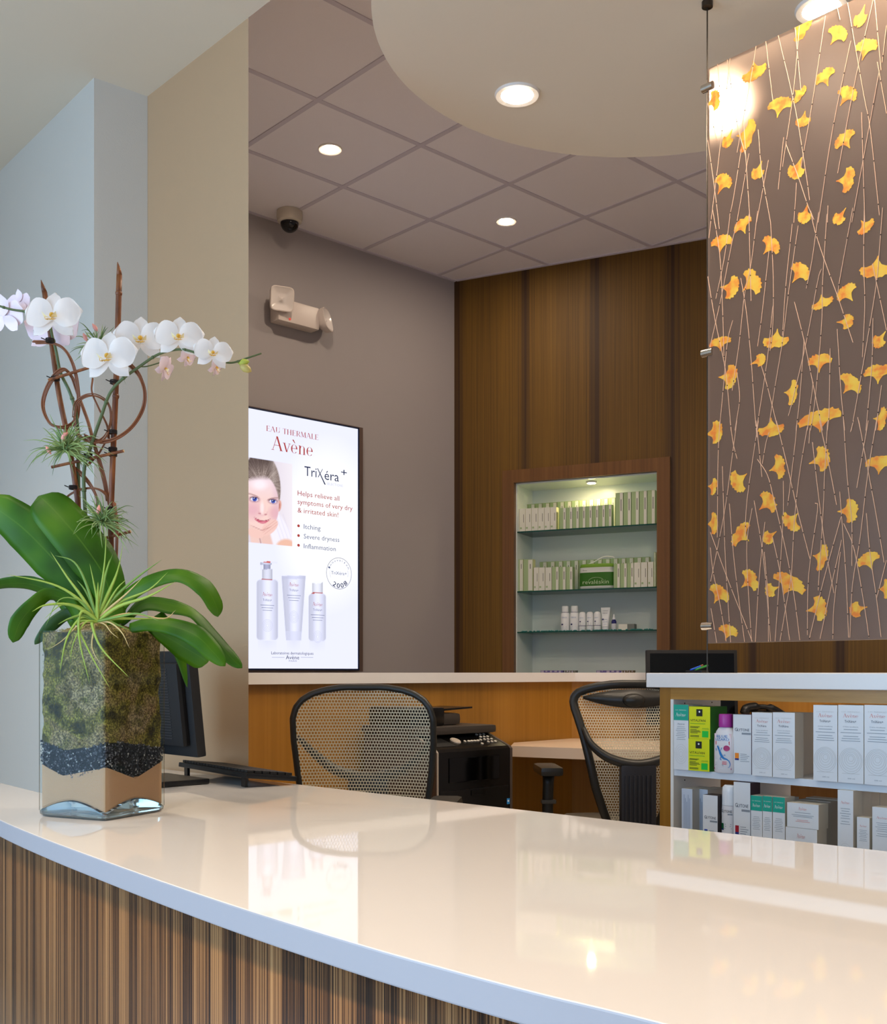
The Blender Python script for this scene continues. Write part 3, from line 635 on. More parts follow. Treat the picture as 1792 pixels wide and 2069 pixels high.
RB_ = (1400, 420, 4.571, ['185,20 250,430 275,880 290,1390', '345,80 290,480 215,840', '400,180 360,340 270,800 160,1290', '130,640 210,1050 300,1480 340,1870 355,2057', '445,650 495,950 540,1400 575,1900 595,2120', '520,60 530,500 540,860', '600,30 540,520 480,800 430,1250 365,1690', '370,1040 320,1250 285,1650 245,2080', '410,1520 435,1740 420,1880 390,2057', '720,130 745,660 740,1100 715,1320', '705,400 640,990 600,1280', '740,910 690,1400 590,2057', '920,150 860,730 830,1180', '975,165 890,750 835,1200 755,1690 710,1980', '635,1460 690,1650 780,2010', '1165,40 1100,500 1050,745', '1090,30 1130,220 1230,520 1350,850 1480,1245', '1240,60 1200,700 1195,1000 1170,1350 1130,1780 1090,2057', '1480,0 1370,600 1340,790', '1190,565 1155,680 1050,1240 920,1790 885,1920', '940,870 1030,1230 1110,1620 1200,2057', '1030,1215 990,1750 955,2057', '1270,1300 1260,1890 1245,2057', '1335,1120 1370,1700 1405,2057', '1585,20 1580,500 1590,900 1568,1380', '1755,0 1720,450 1690,750 1600,1300 1500,1870 1465,2057', '1660,520 1730,840 1790,1130', '1665,1020 1655,1450 1600,2057', '1745,1640 1690,2057', '1525,1935 1550,2057', '1115,1610 1060,2057'])
RC = (1400, 850, 3.903, ['215,0 200,330 195,920', '235,360 255,1010 275,1370 300,1750', '295,0 320,180 350,300', '350,0 310,300 250,730 140,1280', '290,655 325,1080 370,1450 410,1745', '500,0 530,280 547,445', '520,0 430,620 415,920', '470,690 432,920 430,1170 465,1740', '510,305 590,430 640,620 735,1020 800,1380 845,1730', '485,630 560,1100 615,1740', '570,800 525,1240 495,1745', '605,90 580,170 550,340', '565,1035 595,1400 598,1740', '630,920 690,1200 765,1730', '715,475 715,740 690,1170 650,1740', '825,0 805,210 750,670', '660,0 740,330 830,720 925,1090', '905,50 840,440 800,820 780,1200 735,1470 690,1735', '925,60 918,180', '945,170 990,570 1050,1020 1115,1360', '1000,0 1085,400 1135,665', '1065,0 1040,440 1030,700 990,1340', '965,650 985,710 915,1220 905,1690', '1170,760 1035,1250 920,1720', '1175,940 1090,1320 1005,1720', '1165,1035 1115,1460 1105,1720', '1160,560 1185,890 1210,1240 1230,1710', '1190,0 1220,460 1255,800 1255,1145', '1190,810 1275,1020 1360,1500 1390,1710', '1270,0 1245,90', '1310,0 1390,430 1450,760 1510,1120', '1385,0 1330,320 1295,530', '1450,0 1380,430 1320,930 1260,1300 1240,1710', '1370,730 1400,1060 1450,1400 1485,1705', '1528,1100 1480,1290 1450,1400', '140,880 280,1260 395,1550 470,1740', '140,1000 160,1180 220,1470 265,1740', '145,1480 190,1750'])
for ox, oy, sc_, Ls in (RA, RB_, RC):
    for s in Ls:
        pts = []
        for q in s.split():
            a, b = map(float, q.split(',')); x, z = gpt(ox+a/sc_, oy+b/sc_)
            if x < .001: x = .001
            pts.append((min(x, PW-.001), -.0018, min(max(z-PZ0, .002), PZ1-PZ0-.001)))
        if len(pts) > 2: pts = [tuple(p) for p in cat_rom(pts, 4)]
        g = G().tube(pts, .0010, 5, 0)
        # dark nodes every ~11 cm
        acc = .05+random.random()*.05
        for p, q in zip(pts, pts[1:]):
            p, q = Vector(p), Vector(q); l = (q-p).length
            while acc < l:
                c = p+(q-p)*(acc/l); d = (q-p).normalized()*.0014; g.tube([c-d, c+d], .0014, 6, 1); acc += .115+random.random()*.02
            acc -= l
        mk('reed', g.V, g.F, [reedm, nodem], lp, fm=g.m)
# suspension cables with clamps
chrome = M('brushed_steel', 'c9c4bc', .22, 1.0); dksteel = M('dark_steel', '4c4640', .35, 1.0)
cz = MG @ Vector((-.006, .006, 0))
t = thing('suspension_cable', 'steel cable with canopy and three clamps holding the left edge of the leaf panel', 'cable', (cz.x, cz.y, EYE-.0025), AV, local=True)
hh = HS-(EYE-.0025)
G().tube([(0, 0, .0005), (0, 0, hh-.004)], .0021, 8).mk('cable', dksteel, t)
auto(G().lathe([(.013, hh-.018), (.016, hh-.016), (.016, hh), (.001, hh)], 20).mk('canopy', dksteel, t))
for py in (175, 712, 1265):
    z = EYE+(HZ-py)/F*3.165-(EYE-.0025)
    g = G().tube([(-.014, -.003, z), (.022, -.003, z)], .0115, 18); g.tube([(-.016, -.003, z), (-.0145, -.003, z)], .006, 12)
    auto(g.mk('clamp', chrome, t), 40)
cz2 = MG @ Vector((PW+.006, .006, 0))
t = thing('suspension_cable', 'steel cable with canopy holding the far right edge of the leaf panel', 'cable', (cz2.x, cz2.y, EYE-.0025), AV, local=True)
G().tube([(0, 0, .0005), (0, 0, hh-.004)], .0021, 8).mk('cable', dksteel, t)
auto(G().lathe([(.013, hh-.018), (.016, hh-.016), (.016, hh), (.001, hh)], 20).mk('canopy', dksteel, t))

# ---------------------------------------------------------------- display recess in the teak wall
def nxp(px, y=0.):
    k = (px-896)/F; return (k*(7.06+.902*y)-.07-.432*y)/(.902+.432*k)
def nz(py, px, y=0.):
    x = nxp(px, y); return EYE+(HZ-py)/F*(7.06-.432*x+.902*y)
niche_mat = M('recess_lining', 'dfe9e4', .3)
dcab = thing('display_case', 'recessed teak framed display case with glass shelves of green and white cartons', 'display case', C0, AW, local=True)
fw = .078; x0, x1 = NX0, NX1
G().box(x0-fw, x0, -.014, .02, NZ0-.02, NZ1).mk('frame', teak_trim, dcab)
G().box(x1, x1+fw, -.014, .02, NZ0-.02, NZ1).mk('frame', teak_trim, dcab)
G().box(x0-fw, x1+fw, -.014, .02, NZ1, NZ1+fw*1.02).mk('frame', teak_trim, dcab)
g = G().box(x0+.0005, x0+.008, .0205, ND, NZ0, NZ1-.001).box(x1-.008, x1-.0005, .0205, ND, NZ0, NZ1-.001).box(x0+.008, x1-.008, ND-.008, ND, NZ0, NZ1-.001).box(x0+.008, x1-.008, .0205, ND-.008, NZ1-.009, NZ1-.001).box(x0+.008, x1-.008, .0205, ND-.008, NZ0, NZ0+.01)
g.mk('lining', niche_mat, dcab)
shelf_glass = clear('shelf_glass', 'c2d9cf', rough=.02); edge_glass = M('shelf_glass_edge', '0f4a42', .15)
SZ = [EYE+.888, EYE+.511, EYE+.2545, EYE-.20]
for z in SZ:
    g = G().box(x0+.0085, x1-.0085, .022, ND-.01, z-.008, z); g.m = [0, 0, 1, 0, 0, 0]
    mk('glass_shelf', g.V, g.F, [shelf_glass, edge_glass], dcab, fm=g.m)
pk = thing('puck_light', 'small round puck light in the top of the display case', 'light', MW @ Vector((nxp(1195, .11), .11, NZ1-.009)), AW, local=True)
auto(G().lathe([(.02, -.012), (.032, -.010), (.034, -.0005), (.001, -.0005)], 24).mk('housing', lamp_white, pk), 40)
G().lathe([(.0005, -.0135), (.024, -.0125), (.024, -.0115)], 20).mk('lens', M('puck_lens', 'ffffff', emit='ffe6b4', es=PUCK), pk)
c_green = M('far_green', '9fb787', .5); c_white = M('far_white', 'dcddd0', .5); c_cream = M('far_cream', 'd8d8a6', .5); c_ink = M('far_ink', '5d6257', .6)
def far_box(px0, px1, si, ptop, y, kind, label, group, zs=None):
    a, b = nxp(px0, y)+.0006, nxp(px1, y)-.0006; w = b-a; z0 = SZ[si]+.0005; h = nz(ptop, (px0+px1)/2, y)-z0; d = .045 if y < .12 else .04
    g = G().box(0, w, 0, d, 0, h); g.m = [2, 2, 0, 2, 2, 2]
    if kind == 'g': rect(g, w*.58, w*.97, 0.001, h-.001, 1, -.0005); rect(g, w*.70, w*.80, h*.45, h*.8, 3, -.001)
    elif kind == 'w': rect(g, w*.68, w*.76, h*.4, h*.75, 3, -.0007); rect(g, w*.1, w*.4, h*.12, h*.2, 4, -.0007)
    elif kind == 'c': rect(g, w*.5, w*.95, h*.02, h*.98, 1, -.0005); rect(g, w*.68, w*.76, h*.7, h*.85, 3, -.001)
    base = {'g': c_green, 'w': c_white, 'c': c_green}[kind]
    p = MW @ Vector((a, y, 0)); p.z = z0
    o = mk('product_box', g.V, g.F, [base, c_white, c_cream if kind != 'g' else c_green, c_ink, c_green], fm=g.m); o.location = p; o.rotation_euler = (0, 0, AW)
    return tag(o, label, 'product box', group)
def zx(v): return 1010+v/4.403
def zy(v): return 910+v/4.403
for i, (a, b) in enumerate(((146, 173), (174, 225), (226, 280), (281, 338), (339, 394), (395, 446), (447, 502))):
    far_box(zx(a), zx(b), 0, zy(522-3*i), .05, 'w', 'white carton in the top glass shelf front row, %s of seven' % ORD[i], 'white cartons on the top glass shelf')
for i in range(8):
    far_box(zx(531+58*i), zx(588+58*i), 0, zy(512-4.2*i), .045, 'g', 'short green and white carton on the top glass shelf, %s of eight' % ORD[i], 'green cartons on the top glass shelf')
for i in range(5):
    far_box(zx(1028+71*i), zx(1096+71*i), 0, zy(378-6*i), .045, 'g', 'tall green and white carton on the top glass shelf, %s of five' % ORD[i], 'tall green cartons on the top glass shelf')
for i in range(13):
    far_box(zx(184+65*i), zx(246+65*i), 0, zy(482-5.0*i), .19, 'c', 'pale carton in the back row of the top glass shelf, %s' % ORD[i], 'back row cartons on the top glass shelf')
for i, (a, b) in enumerate(((146, 208), (210, 294))): far_box(zx(a), zx(b), 1, zy(969), .045, 'c', 'tall pale green carton at the left end of the middle glass shelf, %s of two' % ('left', 'right')[i], 'tall cartons on the middle glass shelf')
for i, (a, b) in enumerate(((300, 344), (345, 400), (403, 460))): far_box(zx(a), zx(b), 1, zy(1041), .045, 'w', 'short white carton left of the green bag, %s of three' % ORD[i], 'white cartons on the middle glass shelf')
for i, (a, b) in enumerate(((463, 524), (526, 586), (588, 647))): far_box(zx(a), zx(b), 1, zy(1036), .045, 'g', 'green and white carton between white cartons and green bag, %s of three' % ORD[i], 'green cartons left of the bag')
for i, (a, b) in enumerate(((1011, 1069), (1071, 1130), (1132, 1190))): far_box(zx(a), zx(b), 1, zy(1008-3*i), .045, 'g', 'green and white carton just right of the green bag, %s of three' % ORD[i], 'green cartons right of the bag')
for i, (a, b) in enumerate(((1192, 1250), (1253, 1312), (1316, 1366))): far_box(zx(a), zx(b), 1, zy(998-3*i), .045, 'w', 'white carton at the right of the middle glass shelf, %s of three' % ORD[i], 'white cartons right of the bag')
far_box(zx(1368), zx(1385), 1, zy(905), .045, 'c', 'narrow tall pale carton at the right end of the middle glass shelf', None)
for i in range(14):
    a = 352+70*i; far_box(zx(a), zx(a+66), 1, zy(992-3.4*i), .19, 'c', 'pale carton in the back row of the middle glass shelf, %s' % ORD[i], 'back row cartons on the middle glass shelf')
# green cosmetic bag
y = .05; a, b = nxp(zx(692), y), nxp(zx(1006), y); w = b-a; z0 = SZ[1]; h = nz(zy(1012), 1180, y)-z0
t = thing('cosmetic_bag', 'green and white cosmetic bag with handle on the middle glass shelf', 'bag', (MW @ Vector(((a+b)/2, y+.06, 0)))+Vector((0, 0, z0+.0006)), AW, local=True)
bgw = M('bag_white', 'd8dcd4', .6); bgg = M('bag_green', '2f6a14', .6); bgl = M('bag_light_green', '6f9a2c', .6)
def bagring(z, f=1., n=40):
    out = []
    for k in range(n):
        c_, s_ = math.cos(2*PI*k/n), math.sin(2*PI*k/n); out.append((w/2*f*math.copysign(abs(c_)**.5, c_), .055*f*math.copysign(abs(s_)**.6, s_), z))
    return out
zs = [(0, .97, 0), (h*.12, 1., 0), (h*.13, 1., 1), (h*.3, 1.01, 1), (h*.5, 1., 1), (h*.66, 1.0, 1), (h*.67, 1., 0), (h*.86, .98, 0), (h*.87, .99, 2), (h*.97, .97, 2), (h, .9, 2)]
g = G(); V = []
for z, f, _ in zs: V += bagring(z, f)
g.add(V, []); n = 40
for i in range(len(zs)-1):
    for k in range(n): g.F.append((i*n+k, i*n+(k+1) % n, (i+1)*n+(k+1) % n, (i+1)*n+k)); g.m.append(zs[i+1][2])
g.F += [tuple(range(n))[::-1], tuple(range((len(zs)-1)*n, len(zs)*n))]; g.m += [0, 2]
g.mk('bag_body', [bgw, bgg, bgl], t, smooth=True)
g = G(); put_text(g, 'revaléskin', -w*.36, h*.2, w*.74, h*.16, 0); put_text(g, 'fine', -w*.36, h*.72, w*.12, h*.05, 1)
ringz(g, w*.02, h*.3, w*.22, h*.16, w*.008, 0, a0=10, a1=170)
mk('printed_label', [(v.x, -.0585, v.z) for v in g.V], g.F, [M('bag_print', 'b9d0a4', .6), c_ink], t, fm=g.m)
G().tube(cat_rom([(-w*.25, -.02, h), (-w*.05, -.03, h*1.1), (w*.2, -.03, h*1.27), (w*.42, -.02, h*1.26), (w*.47, -.01, h*1.2)], 5), .004, 8, flat=.5).mk('handle', bgw, t, smooth=True)
# bottles on the third glass shelf
lb = M('label_blue_ink', '7f9cc0', .5); nb = M('navy_ink', '1d2560', .5); wb_ = M('far_bottle_white', 'e6e9ea', .35); ambr = M('serum_navy_glass', '1a1f66', .2)
def far_bottle(p0, p1, ptop, kind, label, group=None):
    y = .06; a, b = nxp(p0, y), nxp(p1, y); w = b-a; z0 = SZ[2]; h = nz(ptop, (p0+p1)/2, y)-z0
    name = {'tall': 'toner_bottle', 'short': 'lotion_bottle', 'tube': 'cream_tube', 'drop': 'serum_bottle'}[kind]
    t = thing(name, label, 'tube' if kind == 'tube' else 'bottle', (MW @ Vector(((a+b)/2, y+w/2, 0)))+Vector((0, 0, z0)), AW, group, local=True)
    g2 = G()
    if kind == 'tall':
        auto(G().lathe([(w*.48, 0), (w*.5, .004), (w*.5, h*.68), (w*.42, h*.74), (w*.3, h*.75)], 20).mk('body', wb_, t), 50)
        auto(G().lathe([(w*.38, h*.755), (w*.38, h*.98), (w*.34, h), (.001, h)], 20).mk('cap', wb_, t), 50)
        G().lathe([(w*.385, h*.735), (w*.40, h*.74), (w*.385, h*.76)], 20).mk('band', nb, t)
        put_text(g2, 'OBAGI', -w*.3, h*.52, w*.6, h*.05, 0); rect(g2, -w*.3, -w*.1, h*.24, h*.30, 1); lines(g2, w*.08, w, [(h*.28, .3), (h*.18, .4), (h*.15, .5)], 0, h*.01)
    elif kind == 'short':
        auto(G().lathe([(w*.46, 0), (w*.5, .003), (w*.5, h*.26)], 20).mk('base_cap', wb_, t), 50)
        G().lathe([(w*.5, h*.262), (w*.505, h*.265), (w*.5, h*.285)], 20).mk('band', nb, t)
        auto(G().lathe([(w*.5, h*.287), (w*.5, h*.86), (w*.4, h*.96), (w*.2, h), (.001, h)], 20).mk('body', wb_, t), 50)
        put_text(g2, 'OBAGI', -w*.3, h*.66, w*.55, h*.05, 0); rect(g2, -w*.28, -w*.08, h*.46, h*.52, 1); lines(g2, w*.05, w, [(h*.42, .4), (h*.37, .45), (h*.33, .35)], 1, h*.012)
    elif kind == 'tube':
        g = G().grid(lambda u, v: Vector((w/2*(.72+.28*v)*math.cos(2*PI*u), w/2*(.72*(1-v)+.06*v)*math.sin(2*PI*u), h*.17+h*.83*v)), 24, 8); g.mk('body', wb_, t, smooth=True)
        auto(G().lathe([(w*.34, 0), (w*.36, h*.16), (w*.3, h*.168)], 20).mk('cap', wb_, t), 50)
        put_text(g2, 'OBAGI', -w*.28, h*.74, w*.52, h*.04, 1); put_text(g2, 'OBAGI', -w*.3, h*.84, w*.6, h*.03, 1); rect(g2, -w*.3, -w*.12, h*.46, h*.52, 1); lines(g2, w*.05, w, [(h*.48, .4), (h*.38, .5), (h*.28, .3)], 0, h*.012)
    else:
        auto(G().lathe([(w*.45, 0), (w*.5, .003), (w*.5, h*.42)], 20).mk('label_band', M('serum_label', 'cfd2d8', .5), t), 50)
        auto(G().lathe([(w*.49, h*.421), (w*.49, h*.55), (w*.3, h*.66), (w*.22, h*.67)], 20).mk('body', ambr, t), 50)
        auto(G().lathe([(w*.28, h*.672), (w*.28, h*.80), (w*.16, h*.82), (w*.14, h*.95), (w*.05, h), (.001, h)], 16).mk('dropper', wb_, t), 50)
    if g2.V:
        yy = (lambda v: -w*.5*math.sqrt(max(.1, 1-(v.x/(w*.5))**2))-.0008) if kind != 'tube' else (lambda v: -w/2*(.72*(1-(v.z/h-.17)/.83)+.06*(v.z/h-.17)/.83)*1.0-.001)
        mk('printed_label', [(v.x, yy(v), v.z) for v in g2.V], g2.F, [lb, nb], t, fm=g2.m)
far_bottle(zx(530), zx(607), zy(1384), 'tall', 'tall white capped bottle at the left of the third glass shelf, first of two', 'tall white bottles')
far_bottle(zx(612), zx(690), zy(1382), 'tall', 'tall white capped bottle beside the three short bottles, second of two', 'tall white bottles')
for i, (a, b) in enumerate(((694, 755), (762, 822), (828, 887))): far_bottle(zx(a), zx(b), zy(1436-2*i), 'short', 'short white bottle with dark band on third glass shelf, %s' % ORD[i], 'short white bottles')
far_bottle(zx(885), zx(968), zy(1396), 'tube', 'white cream tube between short bottles and dark serum bottle')
far_bottle(zx(985), zx(1030), zy(1456), 'drop', 'small dark blue serum bottle with white dropper')
y = .05; a, b = nxp(zx(1055), y), nxp(zx(1195), y); h = nz(zy(1546), 1265, y)-SZ[2]; p = MW @ Vector((a, y, 0)); p.z = SZ[2]+.0005
g = G().box(0, b-a, 0, .05, 0, h).box((b-a)*.56, b-a+.0004, -.0005, .0505, 0, h+.0004, 1); o = mk('product_box', g.V, g.F, [c_white, M('far_grey', '6d736e', .5)], fm=g.m); o.location = p; o.rotation_euler = (0, 0, AW); tag(o, 'small white and grey box lying flat on the third glass shelf', 'product box')
g = G(); rn = random.Random(3)
for i in range(150):
    x = rn.uniform(NX0+.03, NX1-.03); r_ = rn.uniform(.004, .0075); g.lathe([(.0005, 0), (r_, .001), (r_*.8, r_*.7), (.0005, r_)], 6, c=(x, rn.uniform(.03, .06), SZ[2]+.0003))
g.xf(MW); tag(g.mk('glass_pebbles', M('sea_glass', '2c7f80', .15)), 'scatter of blue green glass pebbles along the front of the third glass shelf', 'glass pebbles', kind='stuff')
for i, (a, b, c, lab) in enumerate(((362, 560, '6b6299', 'purple leaflet stack under the left half of the display case'), (570, 680, '6b6f66', 'grey leaflet beside the left purple leaflet stack'), (858, 1075, '6b6299', 'purple leaflet stack under the right half of the display case'), (1080, 1193, '6a5f48', 'brown leaflet beside the right purple leaflet stack'))):
    y = .06; xa, xb = nxp(zx(a), y), nxp(zx(b), y); p = MW @ Vector((xa, y, 0)); p.z = SZ[3]+.0005
    hh_ = EYE+.0035*3-p.z; g = G().box(0, xb-xa, 0, .03, 0, hh_); o = mk('leaflet_stack', g.V, g.F, M('leaflet_'+c, c, .6)); o.location = p; o.rotation_euler = (0, 0, AW); tag(o, lab, 'leaflets')
    g = G(); rn = random.Random(i); 
    for k in range(5): rect(g, (xb-xa)*(k+.1)/5, (xb-xa)*(k+.3+.5*rn.random())/5, hh_-.016*rn.random()-.005, hh_-.002, 0, -.0006)
    mk('cover_print', g.V, g.F, M('leaflet_print', 'b9b2c8', .6), o)

# ---------------------------------------------------------------- back desk behind the chairs
Q = Vector((.6, 5.1, 0)); pl = thing('back_counter', 'angled honey veneer half wall with stone top behind the office chairs', 'counter', (.6, 5.1, 0))
qa = Q-U*1.80; qc = Vector((3.4, 5.1, 0)); nb_ = Vector((-.680, .733, 0))*.10
g = G().prism([(qa.x, qa.y), (Q.x, Q.y), (qc.x, qc.y), (qc.x, qc.y+.1), (Q.x-.04, Q.y+.1), (qa.x+nb_.x, qa.y+nb_.y)], 0, EYE-.0445); g.mk('panel', anigre, pl)
fo = Vector((.680, -.733, 0))*.03
qs = Q-U*1.84
g = G().prism([(qs.x+fo.x, qs.y+fo.y), (Q.x+.012, Q.y-.03), (qc.x, qc.y-.03), (qc.x, qc.y+.30), (Q.x-.10, Q.y+.30), (qs.x-.20, qs.y+.22)], EYE-.0440, EYE-.0025)
ct2 = g.mk('countertop', quartz_edge); tag(ct2, 'pale stone ledge on the honey veneer half wall below the glowing poster', 'countertop')
DT = EYE-.31
bd = thing('back_desk', 'cream angled desk below the stone ledge behind the right office chair', 'desk', (.6, 4.7, 0))
g = G().prism([(.31, 4.80), (.598, 5.098), (3.3, 5.098), (3.3, 4.05), (1.0, 4.19), (.5415, 4.445), (.283, 4.585)], DT-.045, DT)
g.mk('desktop', M('desktop_cream', 'ead2b8', .3), bd)
G().prism([(3.2, 4.08), (3.23, 4.08), (3.23, 5.05), (3.2, 5.05)], 0, DT-.0455).mk('end_panel', anigre, bd)


# ---------------------------------------------------------------- lightbox poster
PO = .06
CP = C0+Vector((.680, -.733, 0))*PO
def ptw(px):
    k = (px-896)/F; return (CP.x-k*CP.y)/(.733-.68*k)
def pw(px, py):
    t = ptw(px); return 1.782-t, EYE+(HZ-py)/F*(CP.y-.68*t)
PL_, PWd = 1.782, .94
p0 = C0-U*PL_
pos = thing('lightbox_poster', 'tall backlit skin care poster in a dark frame on the grey side wall', 'poster', (p0.x, p0.y, EYE+.02), AU, local=True)
PB = EYE+.02; PH = 1.415
frm = M('lightbox_frame', '6a5852', .4, .3); frm2 = M('lightbox_inner_rim', '2a3550', .25, .3)
G().box(-.02, PWd+.040, -PO+.001, 0, -.016, PH+.014).mk('frame', frm, pos)
g = G()
for a in ((-.012, 0, 0, PH), (PWd, PWd+.008, -.010, PH+.008), (-.012, PWd+.008, PH, PH+.008), (-.012, PWd+.008, -.010, 0)): g.box(a[0], a[1], -PO-.006, -PO+.0012, a[2], a[3])
g.mk('rim', frm2, pos)
def emi(name, col, s=POSTER):
    m = M(name, '000000'); nt = m.node_tree; e = N(m, 'ShaderNodeEmission'); e.inputs[0].default_value = (*lin(col), 1); e.inputs[1].default_value = s
    L(m, e.outputs[0], nt.nodes['Material Output'].inputs[0]); return m
attr = M('poster_print', '000000'); e = N(attr, 'ShaderNodeEmission'); e.inputs[1].default_value = POSTER; ca = N(attr, 'ShaderNodeVertexColor', layer_name='Col'); L(attr, ca.outputs[0], e.inputs[0]); L(attr, e.outputs[0], attr.node_tree.nodes['Material Output'].inputs[0])
def w2z(x, z):  # poster coordinates (z relative to its bottom) -> columns and rows of the artwork sketch
    P = CP-U*(PL_-x); px = 896+P.x/P.y*F; py = HZ-(z+PB-EYE)/P.y*F
    return (px-490)*3.762, (py-820)*3.762
def lerp(a, b, t): return tuple(x+(y-x)*t for x, y in zip(a, b))
def sm(d, w): return max(0., min(1., .5-d/w))     # 1 inside, soft edge
def ell(x, y, cx, cy, rx, ry, rot=0): 
    dx, dy = x-cx, y-cy; c, s = math.cos(rot), math.sin(rot); dx, dy = dx*c+dy*s, -dx*s+dy*c
    return (math.hypot(dx/rx, dy/ry)-1)
def H_(h): return tuple(int(h[i:i+2], 16)/255 for i in (0, 2, 4))
def bgcol(x, y):
    d = min(1., math.hypot((x-640)/420, (y-900)/700)); return lerp(H_('ffffff'), H_('e4e6fb'), d**1.6)
def girl(x, y):
    c = lerp(H_('f3eef2'), H_('d9cfdc'), sm(x-330, 300))
    # shirt and arm
    c = lerp(c, H_('ece8f4'), sm(max(-(y-790-.0*(x)), (x-(255+(y-780)*.62)), -(x-200)), 14)) if y > 780 else c
    for k in range(4): c = lerp(c, H_('c9c4dc'), .5*sm(abs((x-250-k*28)-(y-900)*.35)-2, 6)) if y > 820 and 235 < x < 370 else c
    c = lerp(c, H_('e8b9a4'), sm(ell(x, y, 330, 1075, 75, 62), .3)) if y > 985 else c
    # forearms
    c = lerp(c, H_('e6bfb6'), sm(abs(x-(175+(y-1000)*.28))-42, 16)*(1 if y > 930 else 0))
    c = lerp(c, H_('e9c6be'), sm(abs(x-(92+(y-1000)*.15))-34, 14)*(1 if y > 890 else 0))
    c = lerp(c, H_('a96f66'), sm(abs(x-(128+(y-1000)*.25))-3, 6)*.9*(1 if y > 950 else 0))
    # hair cap, pulled back
    hd = ell(x, y, 148, 610, 140, 262, -.08)
    ra = math.atan2(y-600, x-148); st_ = noise.noise(Vector((ra*26, math.hypot(x-148, y-600)*.006, 0)))+.5*noise.noise(Vector((ra*70, 0, 3)))
    hair = lerp(H_('6a5a55'), H_('a89790'), max(0, min(1, .45+st_*.9))); hair = lerp(hair, H_('453836'), sm(y-470, 90)*.6*(1 if x < 230 else .3)); hair = lerp(hair, H_('d5c9c4'), sm(abs(x-235)-14, 60)*.45)
    c = lerp(c, hair, sm(hd, .05))
    # ear
    c = lerp(c, H_('d9a193'), sm(ell(x, y, 280, 760, 15, 42, .1), .25)); c = lerp(c, H_('b0675c'), sm(ell(x, y, 279, 762, 6, 22, .1), .5))
    # face
    fd = ell(x, y, 140, 735, 136, 222, -.10)
    skin = lerp(H_('e9d9ea'), H_('efcdc6'), sm(600-y, 260)); skin = lerp(skin, H_('d4b3c4'), sm(abs(x-262)-20, 60)*.7); skin = lerp(skin, H_('dca6b6'), sm(ell(x, y, 75, 790, 66, 62), 1.3)*.7); skin = lerp(skin, H_('dba3b0'), sm(ell(x, y, 240, 815, 40, 50), 1.)*.6)
    hl = 545+.0012*(x-150)**2
    fm_ = sm(fd, .05)*sm(hl-y, 40); c = lerp(c, skin, fm_)
    c = lerp(c, H_('fbf4fb'), sm(ell(x, y, 130, 600, 55, 36), .9)*.6*fm_); c = lerp(c, H_('fbf2f2'), sm(ell(x, y, 148, 775, 14, 45), .9)*.6)
    for (bx, by, sl) in ((80, 676, .35), (232, 702, -.18)): c = lerp(c, H_('a07a76'), sm(abs(y-by-sl*(x-bx)-.003*(x-bx)**2)-4, 7)*sm(abs(x-bx)-42, 18)*.85)
    for (ex, ey, s) in ((90, 709, 1.), (231, 725, .92)):
        c = lerp(c, H_('9a6f80'), sm(ell(x, y, ex, ey, 42*s, 24*s, .12), .5)*.6)
        c = lerp(c, H_('eae6f6'), sm(ell(x, y, ex, ey+1, 29*s, 15*s, .12), .25)); c = lerp(c, H_('2b3c9c'), sm(ell(x, y, ex+2, ey, 17*s, 17*s), .2)); c = lerp(c, H_('6f8ce0'), sm(ell(x, y, ex+4, ey+5, 7, 6), .6)*.6)
        c = lerp(c, H_('0d0e2a'), sm(ell(x, y, ex+2, ey, 6, 6), .3)); c = lerp(c, H_('ffffff'), sm(ell(x, y, ex-3, ey-5, 3.2, 3), .5))
        c = lerp(c, H_('3a2a33'), sm(abs(y-ey+15*s-.010*(x-ex)**2-.1*(x-ex))-2.5, 4)*sm(abs(x-ex)-32, 6))
    for (nx_, ny_) in ((130, 818), (176, 826)): c = lerp(c, H_('a8606a'), sm(ell(x, y, nx_, ny_, 10, 5), .7)*.8)
    c = lerp(c, H_('cf98a4'), sm(abs(math.hypot((x-155)/34, (y-800)/32)-1)-.08, .3)*.5*(1 if y > 800 else 0))
    # smile
    my = 868+.0*x; mc = 150; yy = y-(my+.10*(x-mc)-.0052*(x-mc)**2+6)
    inm = sm(abs(x-mc)-60, 16); c = lerp(c, H_('c0566c'), inm*sm(abs(yy-9)-(11*(1-((x-mc)/64)**2) if abs(x-mc) < 64 else 0), 6)); c = lerp(c, H_('7e2c40'), inm*sm(abs(yy+2)-1.6, 4))
    c = lerp(c, H_('e79aa8'), inm*sm(ell(x, y, 158, 884, 26, 5), .8)*.7)
    # hands under chin
    hd2 = min(ell(x, y, 205, 925, 78, 44, -.75), ell(x, y, 96, 968, 66, 34, .35)); c = lerp(c, H_('ecc3ba'), sm(hd2, .12)*(1 if y > 880 or x > 175 else 0))
    for k in range(3): c = lerp(c, H_('c78b86'), .7*sm(abs((y-895-22*k)+(x-215)*.75)-1.6, 4)*sm(ell(x, y, 210, 922, 70, 38, -.75), .2))
    c = lerp(c, H_('8c4a50'), .6*sm(abs(y-(948-.9*abs(x-150)*.5))-2, 6)*sm(abs(x-140)-70, 30))
    return c
def inpic(x, y):   # photo inside the poster
    return 380-0 if False else None
